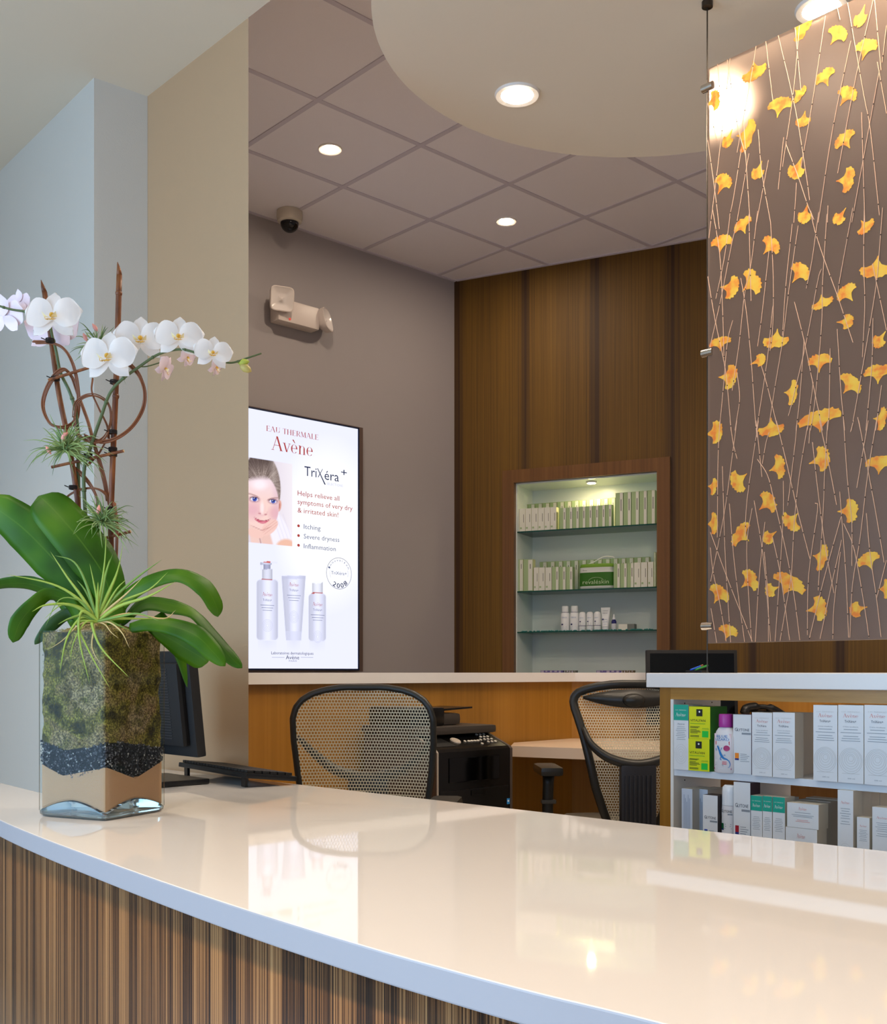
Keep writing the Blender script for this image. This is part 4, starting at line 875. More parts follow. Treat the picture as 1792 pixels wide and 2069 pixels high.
def bottle(x, y, base, cx, x0, x1, y0, y1, cap, shape):
    c = base
    def shade(t): # t -1..1
        v = .93-.16*abs(t)**2.2-.05*math.exp(-((t+.55)/.2)**2)+.04*math.exp(-((t-.1)/.3)**2); return (v*.93, v*.94, min(1, v*1.04))
    if shape == 'tube':
        f = (y-y0)/(y1-y0); hw_ = (x1-x0)/2*(1-.38*max(0, min(1, f))); d = max(abs(x-cx)-hw_, y0-y, y-y1)
        if d < 3: c = lerp(c, shade((x-cx)/hw_), sm(d, 4)); 
        if f > .86 and d < 0: c = lerp(c, H_('cfd2ea'), .6)
        if f < .05 and d < 0: c = lerp(c, H_('b9bcd8'), .5)
        return c
    rc = 26; hw_ = (x1-x0)/2; qx = max(abs(x-cx)-(hw_-rc), 0); qy = max(abs(y-(y0+y1)/2)-((y1-y0)/2-rc), 0); d = math.hypot(qx, qy)-rc
    if d < 3: c = lerp(c, shade((x-cx)/hw_), sm(d, 4))
    return c
def art(x, y):
    c = bgcol(x, y)
    ex = lambda yy: 0
    if x < 380 and 388+.155*(x-45) < y < 1038+.098*(x-45): 
        c = girl(x, y)
        if x > 376 or y < 391+.155*(x-45) or y > 1035+.098*(x-45): c = H_('c4685c')
        return c
    if y > 1170:
        for (cx, hw_) in ((188, 72), (388, 50), (568, 60)):
            if 1785 < y < 1870 and abs(x-cx) < hw_: c = lerp(c, H_('c6c9e8'), .35*(1-(y-1785)/85)*(1-abs(x-cx)/hw_*.6))
        c = bottle(x, y, c, 188, 108, 268, 1322, 1780, None, 'b')
        c = bottle(x, y, c, 388, 296, 478, 1292, 1782, None, 'tube')
        c = bottle(x, y, c, 568, 503, 633, 1428, 1788, None, 'b')
        def blk_(xa, xb, ya, yb, col, cyl=True):
            nonlocal c
            if xa <= x <= xb and ya <= y <= yb:
                t = (x-(xa+xb)/2)/((xb-xa)/2); k = (1-.22*abs(t)**2) if cyl else 1; c = tuple(v*k for v in H_(col))
        blk_(148, 226, 1240, 1316, 'd9dbee'); blk_(146, 226, 1316, 1323, 'b04a44', False); blk_(158, 212, 1205, 1242, 'a9abc9'); blk_(134, 150, 1196, 1250, 'dfe0f2', False); blk_(134, 222, 1190, 1207, 'cdd0e8'); blk_(212, 266, 1186, 1197, 'dfe1f3', False); blk_(158, 214, 1183, 1192, 'c8584c', False)
        blk_(528, 608, 1340, 1420, 'e6e8f7'); blk_(526, 609, 1419, 1426, 'b04a44', False)
        if ell(x, y, 568, 1342, 38, 10) < 0: c = H_('eef0fb')
    return c
nx_, nz_ = 190, 300
V = []; cols = []
X0 = .15
for j in range(nz_+1):
    for i in range(nx_+1):
        x = X0+(PWd-X0)*i/nx_; z = PH*j/nz_; V.append((x, -PO, z)); cols.append((*lin(art(*w2z(x, z))), 1))
V2 = [(0, -PO, 0), (X0, -PO, 0), (X0, -PO, PH), (0, -PO, PH)]; k = len(V); cols += [(*lin('f2f2fd'), 1)]*4
Fs = [(j*(nx_+1)+i, j*(nx_+1)+i+1, (j+1)*(nx_+1)+i+1, (j+1)*(nx_+1)+i) for j in range(nz_) for i in range(nx_)]+[(k, k+1, k+2, k+3)]
fo_ = mk('backlit_print', V+V2, Fs, attr, pos)
at = fo_.data.color_attributes.new('Col', 'FLOAT_COLOR', 'POINT'); at.data.foreach_set('color', [v for c in cols for v in c])
# lettering, taken from the poster's plane
def pz(px, py): x, z = pw(px, py); return x, z-PB
def zt_(X, Y): return pz(490+X/3.762, 820+Y/3.762)
def line_text(fn, g, s, Xa, Ya, Xb, cap, mi=0, **kw):
    x0, z0 = zt_(Xa, Ya); x1, _ = zt_(Xb, Ya); _, z1 = zt_(Xa, Ya-cap); fn(g, s, x0, z0, x1-x0, z1-z0, mi, -PO-.0008)
red_e = emi('poster_red', 'a8423c'); nav_e = emi('poster_navy', '2b3350'); slate_e = emi('poster_slate', '5b6485'); pale_e = emi('poster_pale', 'b8bcd8')
g = G()
line_text(put_serif, g, 'EAU THERMALE', 178, 190, 578, 42, 0)
line_text(put_serif, g, 'Avène', 222, 333, 538, 108, 0)
g.mk('brand_lettering', [red_e], pos)
g = G(); line_text(put_text, g, 'Tri', 470, 530, 562, 74, 1); x0, z0 = zt_(566, 590); x1, _ = zt_(632, 590); _, z1 = zt_(566, 474)
w = x1-x0; h = z1-z0
g.add([(x0, -PO-.0008, z1), (x0+w*.09, -PO-.0008, z1), (x0+w, -PO-.0008, z0), (x0+w*.84, -PO-.0008, z0)], [(0, 1, 2, 3)], 1); g.add([(x0+w*.60, -PO-.0008, z1), (x0+w*.66, -PO-.0008, z1), (x0+w*.16, -PO-.0008, z0+h*.42), (x0+w*.07, -PO-.0008, z0+h*.42)], [(0, 1, 2, 3)], 1)
line_text(put_text, g, 'éra', 622, 560, 732, 72, 1); line_text(put_text, g, '+', 748, 532, 792, 58, 1); line_text(put_text, g, 'SELECTIONS', 640, 600, 762, 18, 2)
g.mk('product_lettering', [red_e, nav_e, pale_e], pos)
for s, a, b, y_ in (('Helps relieve all', 418, 735, 680), ('symptoms of very dry', 418, 835, 745), ('& irritated skin!', 418, 727, 810)):
    g = G(); line_text(put_text, g, s, a, y_, b, 38, 0); g.mk('message_line', [red_e], pos)
for s, b, y_ in (('Itching', 592, 934), ('Severe dryness', 735, 1008), ('Inflammation', 708, 1082)):
    g = G(); line_text(put_text, g, s, 465, y_, b, 36, 0); g.mk('list_line', [slate_e], pos)
    g = G(); x, z = zt_(425, y_-22); ellz(g, x, z, .009, .008, 0, -PO-.0008); g.mk('bullet', [red_e], pos)
g = G(); cx, cz_ = zt_(733, 1274); rx = .052*1.0; 
xr, _ = zt_(828, 1274); rx = xr-cx; ringz(g, cx, cz_, rx, rx*1.0, .0022, 0, -PO-.0008); ringz(g, cx, cz_, rx*.72, rx*.72, .001, 1, -PO-.0008, a0=-15, a1=18); ringz(g, cx, cz_, rx*.72, rx*.72, .001, 1, -PO-.0008, a0=165, a1=205)
put_text(g, 'TriXéra+', cx-rx*.62, cz_-.008, rx*1.22, .019, 1, -PO-.0008)
def arc_text(s, r, a0, a1, h, mi, up=True):
    for i, ch in enumerate(s):
        a = R(a0+(a1-a0)*(i+.5)/len(s)); w = h*.78; rot = a-PI/2 if up else a+PI/2
        x, z = cx+r*math.cos(a), cz_+r*math.sin(a); put_text(g, ch, x-math.cos(rot)*w/2, z-math.sin(rot)*w/2, w*(.5 if ch == 'i' or ch == 't' else 1), h, mi, -PO-.0008, rot=rot)
arc_text('Innovation', rx*.77, 164, 20, .0135, 1); arc_text('2008', rx*.93, 232, 322, .028, 0, False); arc_text('2008', rx*.925, 231, 321, .028, 0, False)
g.mk('round_stamp', [nav_e, slate_e], pos)
g = G(); line_text(put_text, g, 'Laboratoires dermatologiques', 218, 1888, 538, 22, 0); line_text(put_text, g, 'Avène', 328, 1926, 430, 30, 0); line_text(put_text, g, 'PARIS', 352, 1944, 412, 10, 1)
for a, b in ((222, 318), (442, 536)):
    x0, z0 = zt_(a, 1911); x1, _ = zt_(b, 1911); rect(g, x0, x1, z0-.001, z0+.0005, 1, -PO-.0008)
g.mk('footer_lettering', [nav_e, slate_e], pos)
for (cx_, X0_, X1_, yb, ys) in ((188, 145, 232, 1445, 1.), (390, 352, 430, 1370, 1.), (570, 534, 608, 1520, .9)):
    g = G(); line_text(put_serif, g, 'Avène', cx_-38, yb, cx_+38, 30, 0); line_text(put_text, g, 'TriXéra+', cx_-34, yb+38, cx_+34, 18, 1)
    for k in range(3): x0, z0 = zt_(cx_-52+8*k, yb+68+20*k); x1, _ = zt_(cx_+52-8*k, yb+68+20*k); rect(g, x0, x1, z0-.0011, z0+.0011, 1, -PO-.0008)
    x, z = zt_(cx_, yb+235 if cx_ != 188 else yb+225)
    for k, r_ in enumerate((.034, .026, .018, .010)): ringz(g, x, z, r_*(.9 if cx_ != 188 else 1), r_, .0013, 2, -PO-.0008)
    g.mk('bottle_lettering', [red_e, slate_e, pale_e], pos)

# ---------------------------------------------------------------- emergency light, dome camera
MLw = Matrix.Translation(C0) @ Matrix.Rotation(AU, 4, 'Z')
offw = M('off_white_plastic', 'd8ccc6', .35); offw2 = M('reflector_dish', 'e6dedb', .15)
p = MLw @ Vector((-1.27, -.0015, EYE+2.02))
t = thing('emergency_light', 'white twin head emergency light on the grey side wall below the dome camera', 'emergency light', p, AU, local=True)
g = G().box(-.15, .13, -.085, 0, -.07, .055, bev=.012); auto(g.mk('housing', offw, t), 30)
for nm, cx, ry, rx_, sq in (('lamp_head', -.13, -18, 8, True), ('lamp_head', .165, 32, -12, False)):
    g = G(); n = 32; rr = .067
    def hr(k, f): 
        c_, s_ = math.cos(2*PI*k/n), math.sin(2*PI*k/n); e_ = .35 if sq else .7
        return (rr*f*math.copysign(abs(c_)**e_, c_), rr*f*math.copysign(abs(s_)**e_, s_))
    pr = [(.7, 0), (.95, -.018), (1., -.045), (1., -.052), (.93, -.053)]
    V = []
    for f, y_ in pr:
        for k in range(n): a, b = hr(k, f); V.append((a, y_, b))
    g.add(V, [(i*n+k, i*n+(k+1) % n, (i+1)*n+(k+1) % n, (i+1)*n+k) for i in range(len(pr)-1) for k in range(n)]+[tuple(range(n))])
    MM = Matrix.Translation((cx, -.068 if sq else -.04, .045 if sq else -.005)) @ Matrix.Rotation(R(ry), 4, 'Z') @ Matrix.Rotation(R(rx_), 4, 'X')
    g.xf(MM); h_ = g.mk(nm, offw, t); auto(h_, 40)
    g = G(); V = []
    pr = [(.93, -.0525), (.55, -.034), (.18, -.026), (.10, -.040), (.02, -.042)]
    for f, y_ in pr:
        for k in range(n): a, b = hr(k, f); V.append((a, y_, b))
    g.add(V, [(i*n+k, i*n+(k+1) % n, (i+1)*n+(k+1) % n, (i+1)*n+k) for i in range(len(pr)-1) for k in range(n)]+[tuple(range((len(pr)-1)*n, len(pr)*n))])
    g.xf(MM); g.mk('reflector', offw2, h_, smooth=True)
G().lathe([(.007, 0), (.006, .004), (.001, .004)], 12, c=(-.075, -.0852, -.052), ax='y').mk('indicator', M('indicator_red', '401010', .3, emit='ff5548', es=.5), t)
D = 6.02; p = Vector((-.845, D-.03, HC))
t = thing('dome_camera', 'small dome security camera with black bubble at the ceiling corner over the emergency light', 'security camera', p, 0, local=True)
auto(G().lathe([(.070, -.001), (.071, -.035), (.066, -.058), (.056, -.064), (.001, -.064)], 36).mk('housing', M('camera_housing', 'c9bfb0', .45), t), 30)
G().lathe([(.050, -.0641)]+[(.050*math.cos(R(a)), -.066-.050*math.sin(R(a))) for a in range(0, 90, 8)]+[(.0005, -.116)], 32).mk('bubble', M('smoked_bubble', '0c0c10', .06), t, smooth=True)

# ---------------------------------------------------------------- office chairs
def mesh_fabric(name, thread, nu, nv, opening=.5):
    m = M(name, thread, .6); nt = m.node_tree; b = nt.nodes['Principled BSDF']; out = nt.nodes['Material Output']
    tc = N(m, 'ShaderNodeUVMap'); mp = N(m, 'ShaderNodeMapping'); mp.inputs['Scale'].default_value = (nu, nv, 1); L(m, tc.outputs[0], mp.inputs[0])
    br = N(m, 'ShaderNodeTexBrick'); br.offset = .5; br.inputs['Scale'].default_value = 1.; br.inputs['Brick Width'].default_value = 1.; br.inputs['Row Height'].default_value = 1.; br.inputs['Mortar Size'].default_value = .15; br.inputs['Mortar Smooth'].default_value = .0
    L(m, mp.outputs[0], br.inputs['Vector'])
    tr = N(m, 'ShaderNodeBsdfTransparent'); mx = N(m, 'ShaderNodeMixShader'); L(m, br.outputs['Fac'], mx.inputs[0]); L(m, tr.outputs[0], mx.inputs[1]); L(m, b.outputs[0], mx.inputs[2]); L(m, mx.outputs[0], out.inputs[0]); return m
mesh_f = mesh_fabric('chair_mesh', 'dccfae', 48, 52); seat_f = M('seat_fabric', '6f675a', .9, bump=.8, bscale=600)
frame_m = M('chair_frame_plastic', '26241f', .38)
def chair(label, loc, rz, rear, prof, top, zb, knob):
    t = thing('office_chair', label, 'office chair', loc, rz, 'mesh back office chairs', local=True)
    zs = [p[0] for p in prof][::-1]; ws = [p[1] for p in prof][::-1]
    hw = lambda z: float(np.interp(z, zs, ws))
    def dep(x, z): return .24-.05*(x/.22)**2+.035*math.cos((z-.72)*6.0)
    zz = [zb+(top-zb)*(1-(1-j/46)**1.9) for j in range(47)]
    def surf(u, v):
        z = zz[min(46, int(round(v*46)))]; x = (2*u-1)*hw(z); return Vector((x, dep(x, z), z))
    g = G().grid(surf, 24, 46, uvf=lambda u, v: ((2*u-1)*hw(zz[int(round(v*46))])/.45+.5, (zz[int(round(v*46))]-zb)/.52)); g.mk('mesh_back', mesh_f, t, smooth=True, uv=True)
    # outer frame
    pts = [Vector((-hw(z), dep(-hw(z), z)+.006, z)) for z in zz]+[Vector((hw(z), dep(hw(z), z)+.006, z)) for z in reversed(zz)]
    g = G().tube(pts, .0165 if rear else .0105, 10, flat=.7 if rear else .9); g.mk('back_frame', frame_m, t, smooth=True)
    # lower arc and ribbed strut behind the mesh
    arc_ = cat_rom([(-hw(.86)+.004, dep(.18, .86)+.024, .86), (-.165, .285, .80), (-.10, .305, .75), (0, .315, .728), (.10, .305, .75), (.165, .285, .80), (hw(.86)-.004, dep(.18, .86)+.024, .86)], 6)
    G().tube(arc_, [.009+.010*math.sin(PI*i/(len(arc_)-1)) for i in range(len(arc_))], 10, flat=1.1).mk('back_support', frame_m, t, smooth=True)
    g = G().box(-.066, .066, .292, .335, .40, .728, bev=.012)
    for k in range(-3, 4): g.box(k*.016-.004, k*.016+.004, .334, .341, .42, .69, bev=.002)
    g.box(-.03, .03, .10, .33, .39, .415, bev=.006); auto(g.mk('spine_strut', M('strut_charcoal', '222226', .45), t), 35)
    if rear:
        g = G(); n = 24; V = []
        for i in range(n+1):
            x = -.185+.37*i/n; s = 1-(x/.187)**2; zt2 = .975+.028*s; zb2 = .968-.034*s
            for z in (zt2, zb2): V.append((x, dep(x, z)+.014, z))
        g.add(V, [(2*i, 2*i+2, 2*i+3, 2*i+1) for i in range(n)]); o = g.mk('head_panel', frame_m, t, smooth=True); solid(o, .008)
        if knob: G().lathe([(.042, 0), (.040, .014), (.030, .024), (.001, .028)], 24, c=(0, 0, 0), ax='y', sy=.62).xf(Matrix.Translation((.003, dep(0, .97)+.018, .962)) @ Matrix.Rotation(PI, 4, 'Z')).mk('knob', frame_m, t, smooth=True)
    # seat
    n = 12
    def cu(u, v):
        a, b = 2*u-1, 2*v-1; x = .245*a; y = -.02+.235*b; e_ = max(abs(a), abs(b)); return Vector((x*(1-.05*b*b), y*(1-.05*a*a), .485-.035*max(0, e_-.75)**1.2*6-.02*(1-a*a)*(b+.2)*.3))
    o = G().grid(cu, 24, 24).mk('seat', seat_f, t, smooth=True); solid(o, .055, -1)
    G().box(-.20, .20, -.2, .18, .36, .415, bev=.02).mk('seat_pan', frame_m, t)
    for s in (-1, 1):
        arm = G().tube(cat_rom([(s*.19, 0, .385), (s*.265, 0, .40), (s*.285, 0, .50), (s*.282, 0, .66)], 5), [.018, .020, .022, .022, .022, .022, .022, .022, .022, .022, .022, .022, .022, .022, .022, .024], 12, flat=.7).mk('armrest', frame_m, t, smooth=True)
        auto(G().box(s*.282-.045, s*.282+.045, -.13, .10, .665, .70, bev=.016).mk('arm_pad', frame_m, arm), 50)
        G().box(s*.282-.029, s*.282+.029, -.020, .020, .55, .565, bev=.005).mk('height_button', M('button_grey', '4a463f', .5), arm)
    G().tube([(0, 0, .36), (0, 0, .10)], [.028, .025], 14).mk('gas_column', frame_m, t)
    for k in range(5):
        a = 2*PI*k/5+.3; d = Vector((math.cos(a), math.sin(a), 0))
        l_ = G().tube([Vector((0, 0, .105)), d*.16+Vector((0, 0, .095)), d*.30+Vector((0, 0, .07))], [.026, .02, .014], 8).mk('base_arm', frame_m, t)
        q = d*.30; n_ = Vector((-d.y, d.x, 0)); G().tube([q+n_*.022+Vector((0, 0, .0285)), q-n_*.022+Vector((0, 0, .0285))], .028, 14).mk('caster', blk, l_)
    return t
pf1 = [(1.02, .02), (1.018, .075), (1.010, .125), (.998, .163), (.980, .192), (.955, .212), (.92, .222), (.85, .222), (.75, .213), (.65, .200), (.55, .185), (.48, .17)]
pf2 = [(1.022, .02), (1.020, .08), (1.013, .13), (1.003, .17), (.990, .20), (.975, .214), (.955, .218), (.93, .214), (.90, .205), (.83, .186), (.74, .166), (.644, .146), (.56, .118), (.50, .095), (.45, .06)]
chair('office chair with tan mesh back facing the front counter, left of the printer', (-.278, 3.19, 0), R(-7), False, pf1, 1.019, .50, False)
chair('office chair seen from behind with ribbed spine, beside the product shelf', (.695, 4.31, 0), PI+R(3), True, pf2, 1.021, .47, True)

# ---------------------------------------------------------------- printer on a low stand
pb_ = Vector((-.0283, 3.9, .40))
tag(G().prism([(-.0283, 3.9), (.262, 4.169), (.262-.27, 4.169+.29), (-.0283-.27, 3.9+.29)], 0, .399).mk('printer_stand', anigre), 'low honey veneer stand under the black printer', 'stand')
t = thing('printer', 'black multifunction office printer with keypad and grey lid beside the mesh chair', 'printer', pb_, AU, local=True)
Wp, Dp_ = .395, .41; zf = EYE-.280-.40
pr_side = M('printer_side', '4d4038', .45); pr_blk = M('printer_black', '0a0908', .22); pr_lid = M('printer_lid', '3b342e', .42); pr_sil = M('printer_silver', 'b9ada0', .3)
prof = [(.0, 0), (.0, zf-.01), (.012, zf), (.13, zf+.046), (Dp_, zf+.046), (Dp_, 0)]
g = G(); n = len(prof); V = [(0.012, y, z) for y, z in prof]+[(Wp-.012, y, z) for y, z in prof]
g.add(V, [tuple(range(n))[::-1], tuple(range(n, 2*n))]+[(i, (i+1) % n, (i+1) % n+n, i+n) for i in range(n)]); g.mk('body', pr_blk, t)
for xa, xb in ((0, .012), (Wp-.012, Wp)):
    g = G(); V = [(xa, y-.003, z) for y, z in prof]+[(xb, y-.003, z) for y, z in prof]; g.add(V, [tuple(range(n))[::-1], tuple(range(n, 2*n))]+[(i, (i+1) % n, (i+1) % n+n, i+n) for i in range(n)]); g.mk('side_panel', pr_side, t)
G().tube([(.006, -.004, .01), (.006, -.004, zf-.01), (.006, .010, zf+.004), (.006, .128, zf+.050)], .0035, 6).mk('edge_trim', pr_sil, t)
G().box(.065, .325, -.0035, 0, zf-.122, zf-.032, bev=.002).mk('tray_door', M('printer_gloss', '020202', .08), t)
G().box(.02, .375, -.002, 0, .02, zf-.15, bev=.002).mk('paper_drawer', M('printer_black2', '0c0b0a', .3), t)
G().box(.175, .245, -.006, -.0018, zf-.175, zf-.155, bev=.002).mk('drawer_handle', pr_blk, t)
def onpan(x, s, lift=.001): # point on sloping control panel, s 0..1 from front to back
    return Vector((x, .012+.118*s, zf+.046*s+lift))
g = G(); pn = Vector((0, -.046, .118)).normalized()
def pbtn(x, s, rx_, ry_, h=.003, sq=False):
    c = onpan(x, s, 0); e1 = Vector((1, 0, 0)); e2 = Vector((0, .118, .046)).normalized(); nn_ = 12; V = []
    for hh2, f in ((0, 1.), (h, .9)):
        for k in range(nn_): a = 2*PI*k/nn_; V.append(c+e1*rx_*f*math.cos(a)+e2*ry_*f*math.sin(a)+pn*(hh2+.0008))
    g.add(V, [(k, (k+1) % nn_, nn_+(k+1) % nn_, nn_+k) for k in range(nn_)]+[tuple(range(nn_, 2*nn_))])
pbtn(.165, .50, .020, .024, .004)
g.mk('dial', pr_sil, t)
g = G()
for r_ in range(4):
    for c_ in range(3): pbtn(.315+.019*c_, .30+.18*r_, .006, .006)
for c_ in range(4): pbtn(.285+.001*c_-.02*(3-c_) if False else .225+.016*c_, .42, .008, .005)
pbtn(.205, .42, .005, .007); pbtn(.292, .46, .005, .007); pbtn(.27, .20, .006, .006)
g.mk('keypad', M('key_grey', 'c9c2b6', .4), t)
c = [onpan(.035, .16), onpan(.135, .16), onpan(.105, .95), onpan(.025, .95)]; G().add(c, [(0, 1, 2, 3)]).mk('scan_recess', M('deep_black', '030303', .5), t)
c = [onpan(.20, .62), onpan(.285, .62), onpan(.285, .88), onpan(.20, .88)]; G().add(c, [(0, 1, 2, 3)]).mk('display', M('lcd_dark', '0b0d10', .1), t)
auto(G().box(-.006, Wp+.004, .085, Dp_+.01, zf+.0465, zf+.077, bev=.012).mk('scanner_lid', pr_lid, t), 35)
lt = zf+.0772
g = G().box(.0, .175, .14, .38, lt, lt+.070, bev=.010); auto(g.mk('document_feeder', pr_blk, t), 30)
g = G().box(.176, .28, .16, .36, lt, lt+.046, bev=.018); auto(g.mk('feeder_output', pr_lid, t), 30)
g = G().add([(.176, .17, lt+.054), (.35, .17, lt+.062), (.35, .35, lt+.062), (.176, .35, lt+.054), (.176, .17, lt+.062), (.35, .17, lt+.068), (.35, .35, lt+.068), (.176, .35, lt+.062)], [(0, 3, 2, 1), (4, 5, 6, 7), (0, 1, 5, 4), (1, 2, 6, 5), (2, 3, 7, 6), (3, 0, 4, 7)]); g.mk('input_tray', pr_blk, t)
st = G(); rect(st, Wp-.032, Wp-.016, zf-.222, zf-.200, 0, -.0042); rect(st, Wp-.028, Wp-.020, zf-.213, zf-.206, 1, -.0046); st.mk('energy_sticker', [M('sticker_blue', '2f8fd6', .4), whitei], t)

# ---------------------------------------------------------------- monitors, keyboard, phone
def monitor(label, loc, rz, w, h, z0, tilt, back=True, group=None):
    t = thing('computer_monitor', label, 'monitor', loc, rz, group, local=True)   # screen faces local -y
    T = Matrix.Translation((0, 0, z0)) @ Matrix.Rotation(R(tilt), 4, 'X')
    sh = G().box(-w/2, w/2, 0, .028, 0, h, bev=.006); sh.box(-w/2+.03, w/2-.03, .027, .05, .03, h-.03, bev=.012); sh.xf(T); o = sh.mk('shell', blk_m, t); auto(o, 30)
    g = G().box(-w/2+.016, w/2-.016, -.0015, 0, .02, h-.016).xf(T); g.mk('screen', M('screen_off', '050608', .12), t)
    g = G()
    for k in range(26): g.box(-w*.30, -w*.06, .0495, .0512, .05+k*.0075, .0525+k*.0075); g.box(w*.06, w*.30, .0495, .0512, .05+k*.0075, .0525+k*.0075)
    g.xf(T); g.mk('vent_slots', M('vent_dark', '2b2b2e', .5), t)
    G().tube([(0, .045, z0+h*.45), (0, .075, z0+.02), (0, .055, .014)], [.022, .024, .026], 12).mk('neck', blk, t)
    G().box(-.12, .12, -.06, .10, 0.0005, .016, bev=.005).mk('foot', blk, t)
    return t
mc = Vector((-.752, 3.045, CT))
mz = thing
monitor('black monitor seen from behind, partly hidden by the glass vase of orchids', (mc.x-.02, mc.y+.02, CT), AV+PI, .41, .285, .085, -6, group='black computer monitors')
monitor('black monitor just showing above the right stone slab', (1.125, 4.92, DT), R(2), .415, .345, .066, -3, group='black computer monitors')
kb = thing('keyboard', 'black computer keyboard propped on its feet beside the monitor on the curved worktop', 'keyboard', (-.60, 3.13, CT), math.atan2(-.36, .267), local=True)
# local x along the long edge, -y toward the camera (raised rear edge), y toward the chair
T = Matrix.Rotation(R(-6.5), 4, 'X')
KT = Matrix.Translation((0, -.075, .027)) @ Matrix.Rotation(R(-6.5), 4, 'X')
auto(G().box(-.225, .225, 0, .155, 0, .014, bev=.004).xf(KT).mk('case', blk, kb), 30)
g = G()
for r_ in range(6):
    for c_ in range(21): g.box(-.215+.0205*c_, -.215+.0205*c_+.0175, .008+.0235*r_, .008+.0235*r_+.019, .0145, .022, bev=.0015 if r_ < 2 else 0)
g.xf(KT).mk('keys', M('key_black', '1c1a18', .5), kb)
for s in (-1, 1): G().box(s*.19-.012, s*.19+.012, -.066, -.058, .001, .030, bev=.001).mk('flip_foot', blk, kb)
ph = thing('desk_phone', 'black desk phone seen through the product shelf above the lettered boxes', 'telephone', (1.42, 4.86, DT), 0, local=True)
auto(G().add([(-.1, -.1, .001), (.1, -.1, .001), (.1, .1, .001), (-.1, .1, .001), (-.1, -.1, .02), (.1, -.1, .02), (.1, .1, .10), (-.1, .1, .10)], [(0, 3, 2, 1), (4, 5, 6, 7), (0, 1, 5, 4), (1, 2, 6, 5), (2, 3, 7, 6), (3, 0, 4, 7)]).mk('base', blk, ph), 30)
G().tube(cat_rom([(-.085, -.02, .125), (-.07, -.015, .15), (-.02, -.01, .155), (.03, -.005, .15), (.09, 0, .118)], 5), [.022]*5+[.02]*5+[.012]*5+[.02]*6, 12).mk('handset', blk, ph, smooth=True)
G().box(-.03, .03, .02, .08, .05, .14, bev=.004).mk('cradle', blk, ph)

# ---------------------------------------------------------------- glass vase with layers
VF = Vector((-.701, 2.262, 0)); TH = R(64.5); SD = .19
ea = Vector((math.cos(TH), math.sin(TH), 0)); eb = Vector((-math.sin(TH), math.cos(TH), 0))
VC = VF+ea*SD/2+eb*SD/2
VH = .398; VT = CT+VH
vs = thing('glass_vase', 'tall square clear glass vase layered with sand, black gravel and green moss', 'vase', (VC.x, VC.y, CT+.0006), TH-PI/2, local=True)
# local axes: x = -? rotate so that local square is axis aligned
hs = SD/2
vglass = clear('vase_glass', 'f8fbfa', ior=1.2); vbase = M('vase_base_glass', 'c3dbe0', .03, trans=.85, ior=1.5); vrim = M('vase_edge_glass', 'b9cfc8', .08, trans=.5)
def rsq(h, r=.008, n=4):
    out = []
    for cx, cy, a0 in ((h-r, h-r, 0), (-h+r, h-r, 90), (-h+r, -h+r, 180), (h-r, -h+r, 270)):
        for k in range(n+1): a = R(a0+90*k/n); out.append((cx+r*math.cos(a), cy+r*math.sin(a)))
    return out
def shell(levels, close_b=True, close_t=True):
    g = G(); n = len(levels[0][0]); V = []
    for P, z in levels: V += [(x, y, z if not callable(z) else z(x, y)) for x, y in P]
    g.add(V, [(i*n+k, i*n+(k+1) % n, (i+1)*n+(k+1) % n, (i+1)*n+k) for i in range(len(levels)-1) for k in range(n)])
    if close_b: g.F.append(tuple(range(n))[::-1]); g.m.append(0)
    if close_t: g.F.append(tuple(range((len(levels)-1)*n, len(levels)*n))); g.m.append(0)
    return g
shell([(rsq(hs), .012), (rsq(hs), VH)], False, False).mk('glass_wall', vglass, vs, smooth=False)
shell([(rsq(hs), VH), (rsq(hs-.0035, .006), VH)], False, False).mk('rim', vrim, vs)
# solid base, thicker at the corners with arched sides
def dense(h, r=.008, m=14):
    out = []
    c = [(h, -h), (h, h), (-h, h), (-h, -h)]
    for i in range(4):
        a, b = c[i], c[(i+1) % 4]
        for k in range(m): f = (k+.0)/m; out.append((a[0]+(b[0]-a[0])*f, a[1]+(b[1]-a[1])*f))
    out = [(x, y) for x, y in out]
    # round the corners a little
    return [(max(-h+.0, min(h, x))*(1-.03*(abs(x*y)/(h*h))**8), max(-h, min(h, y))*(1-.03*(abs(x*y)/(h*h))**8)) for x, y in out]
def arch(x, y):
    m = min(abs(abs(x)-hs), 9) ; s = (min(abs(x), abs(y))/hs); return .010+.026*(1-s**1.7)
shell([(dense(hs-.006), .0), (dense(hs-.001), .005), (dense(hs-.0005), lambda x, y: .010), (dense(hs-.0008), arch)], True, False).mk('base', vbase, vs, smooth=True)
sandm = M('sand_tan', 'c49d78', .9, bump=.4, bscale=500); gravm = M('gravel_black', '33343a', .45)
def edge_coord(x, y): # distance from the nearest corner along the side, 0 at corner .. 1 mid-side
    return 1-min(abs(x), abs(y))/hs
def sand_top(x, y): e_ = edge_coord(x, y); return .114-.034*min(1, e_)
def grav_top(x, y): return .150+.010*math.sin(31*x+17*y)
h2 = hs-.004
shell([(dense(h2-.002), lambda x, y: arch(x, y)+.002), (dense(h2), lambda x, y: arch(x, y)+.006), (dense(h2), sand_top)], False, True).mk('sand_layer', sandm, vs)
vor = N(gravm, 'ShaderNodeTexVoronoi', i_Scale=210.); tcn = N(gravm, 'ShaderNodeTexCoord'); L(gravm, tcn.outputs['Object'], vor.inputs['Vector'])
shell([(dense(h2-.002), lambda x, y: sand_top(x, y)-.002), (dense(h2-.0015), grav_top)], False, True).mk('gravel_bed', M('gravel_dark', '15161a', .8), vs)
g = G(); rn = random.Random(5); gray = [M('pebble_a', '33353c', .35), M('pebble_b', '575961', .35), M('pebble_c', '86868a', .3), M('pebble_d', 'c9c8c2', .3)]
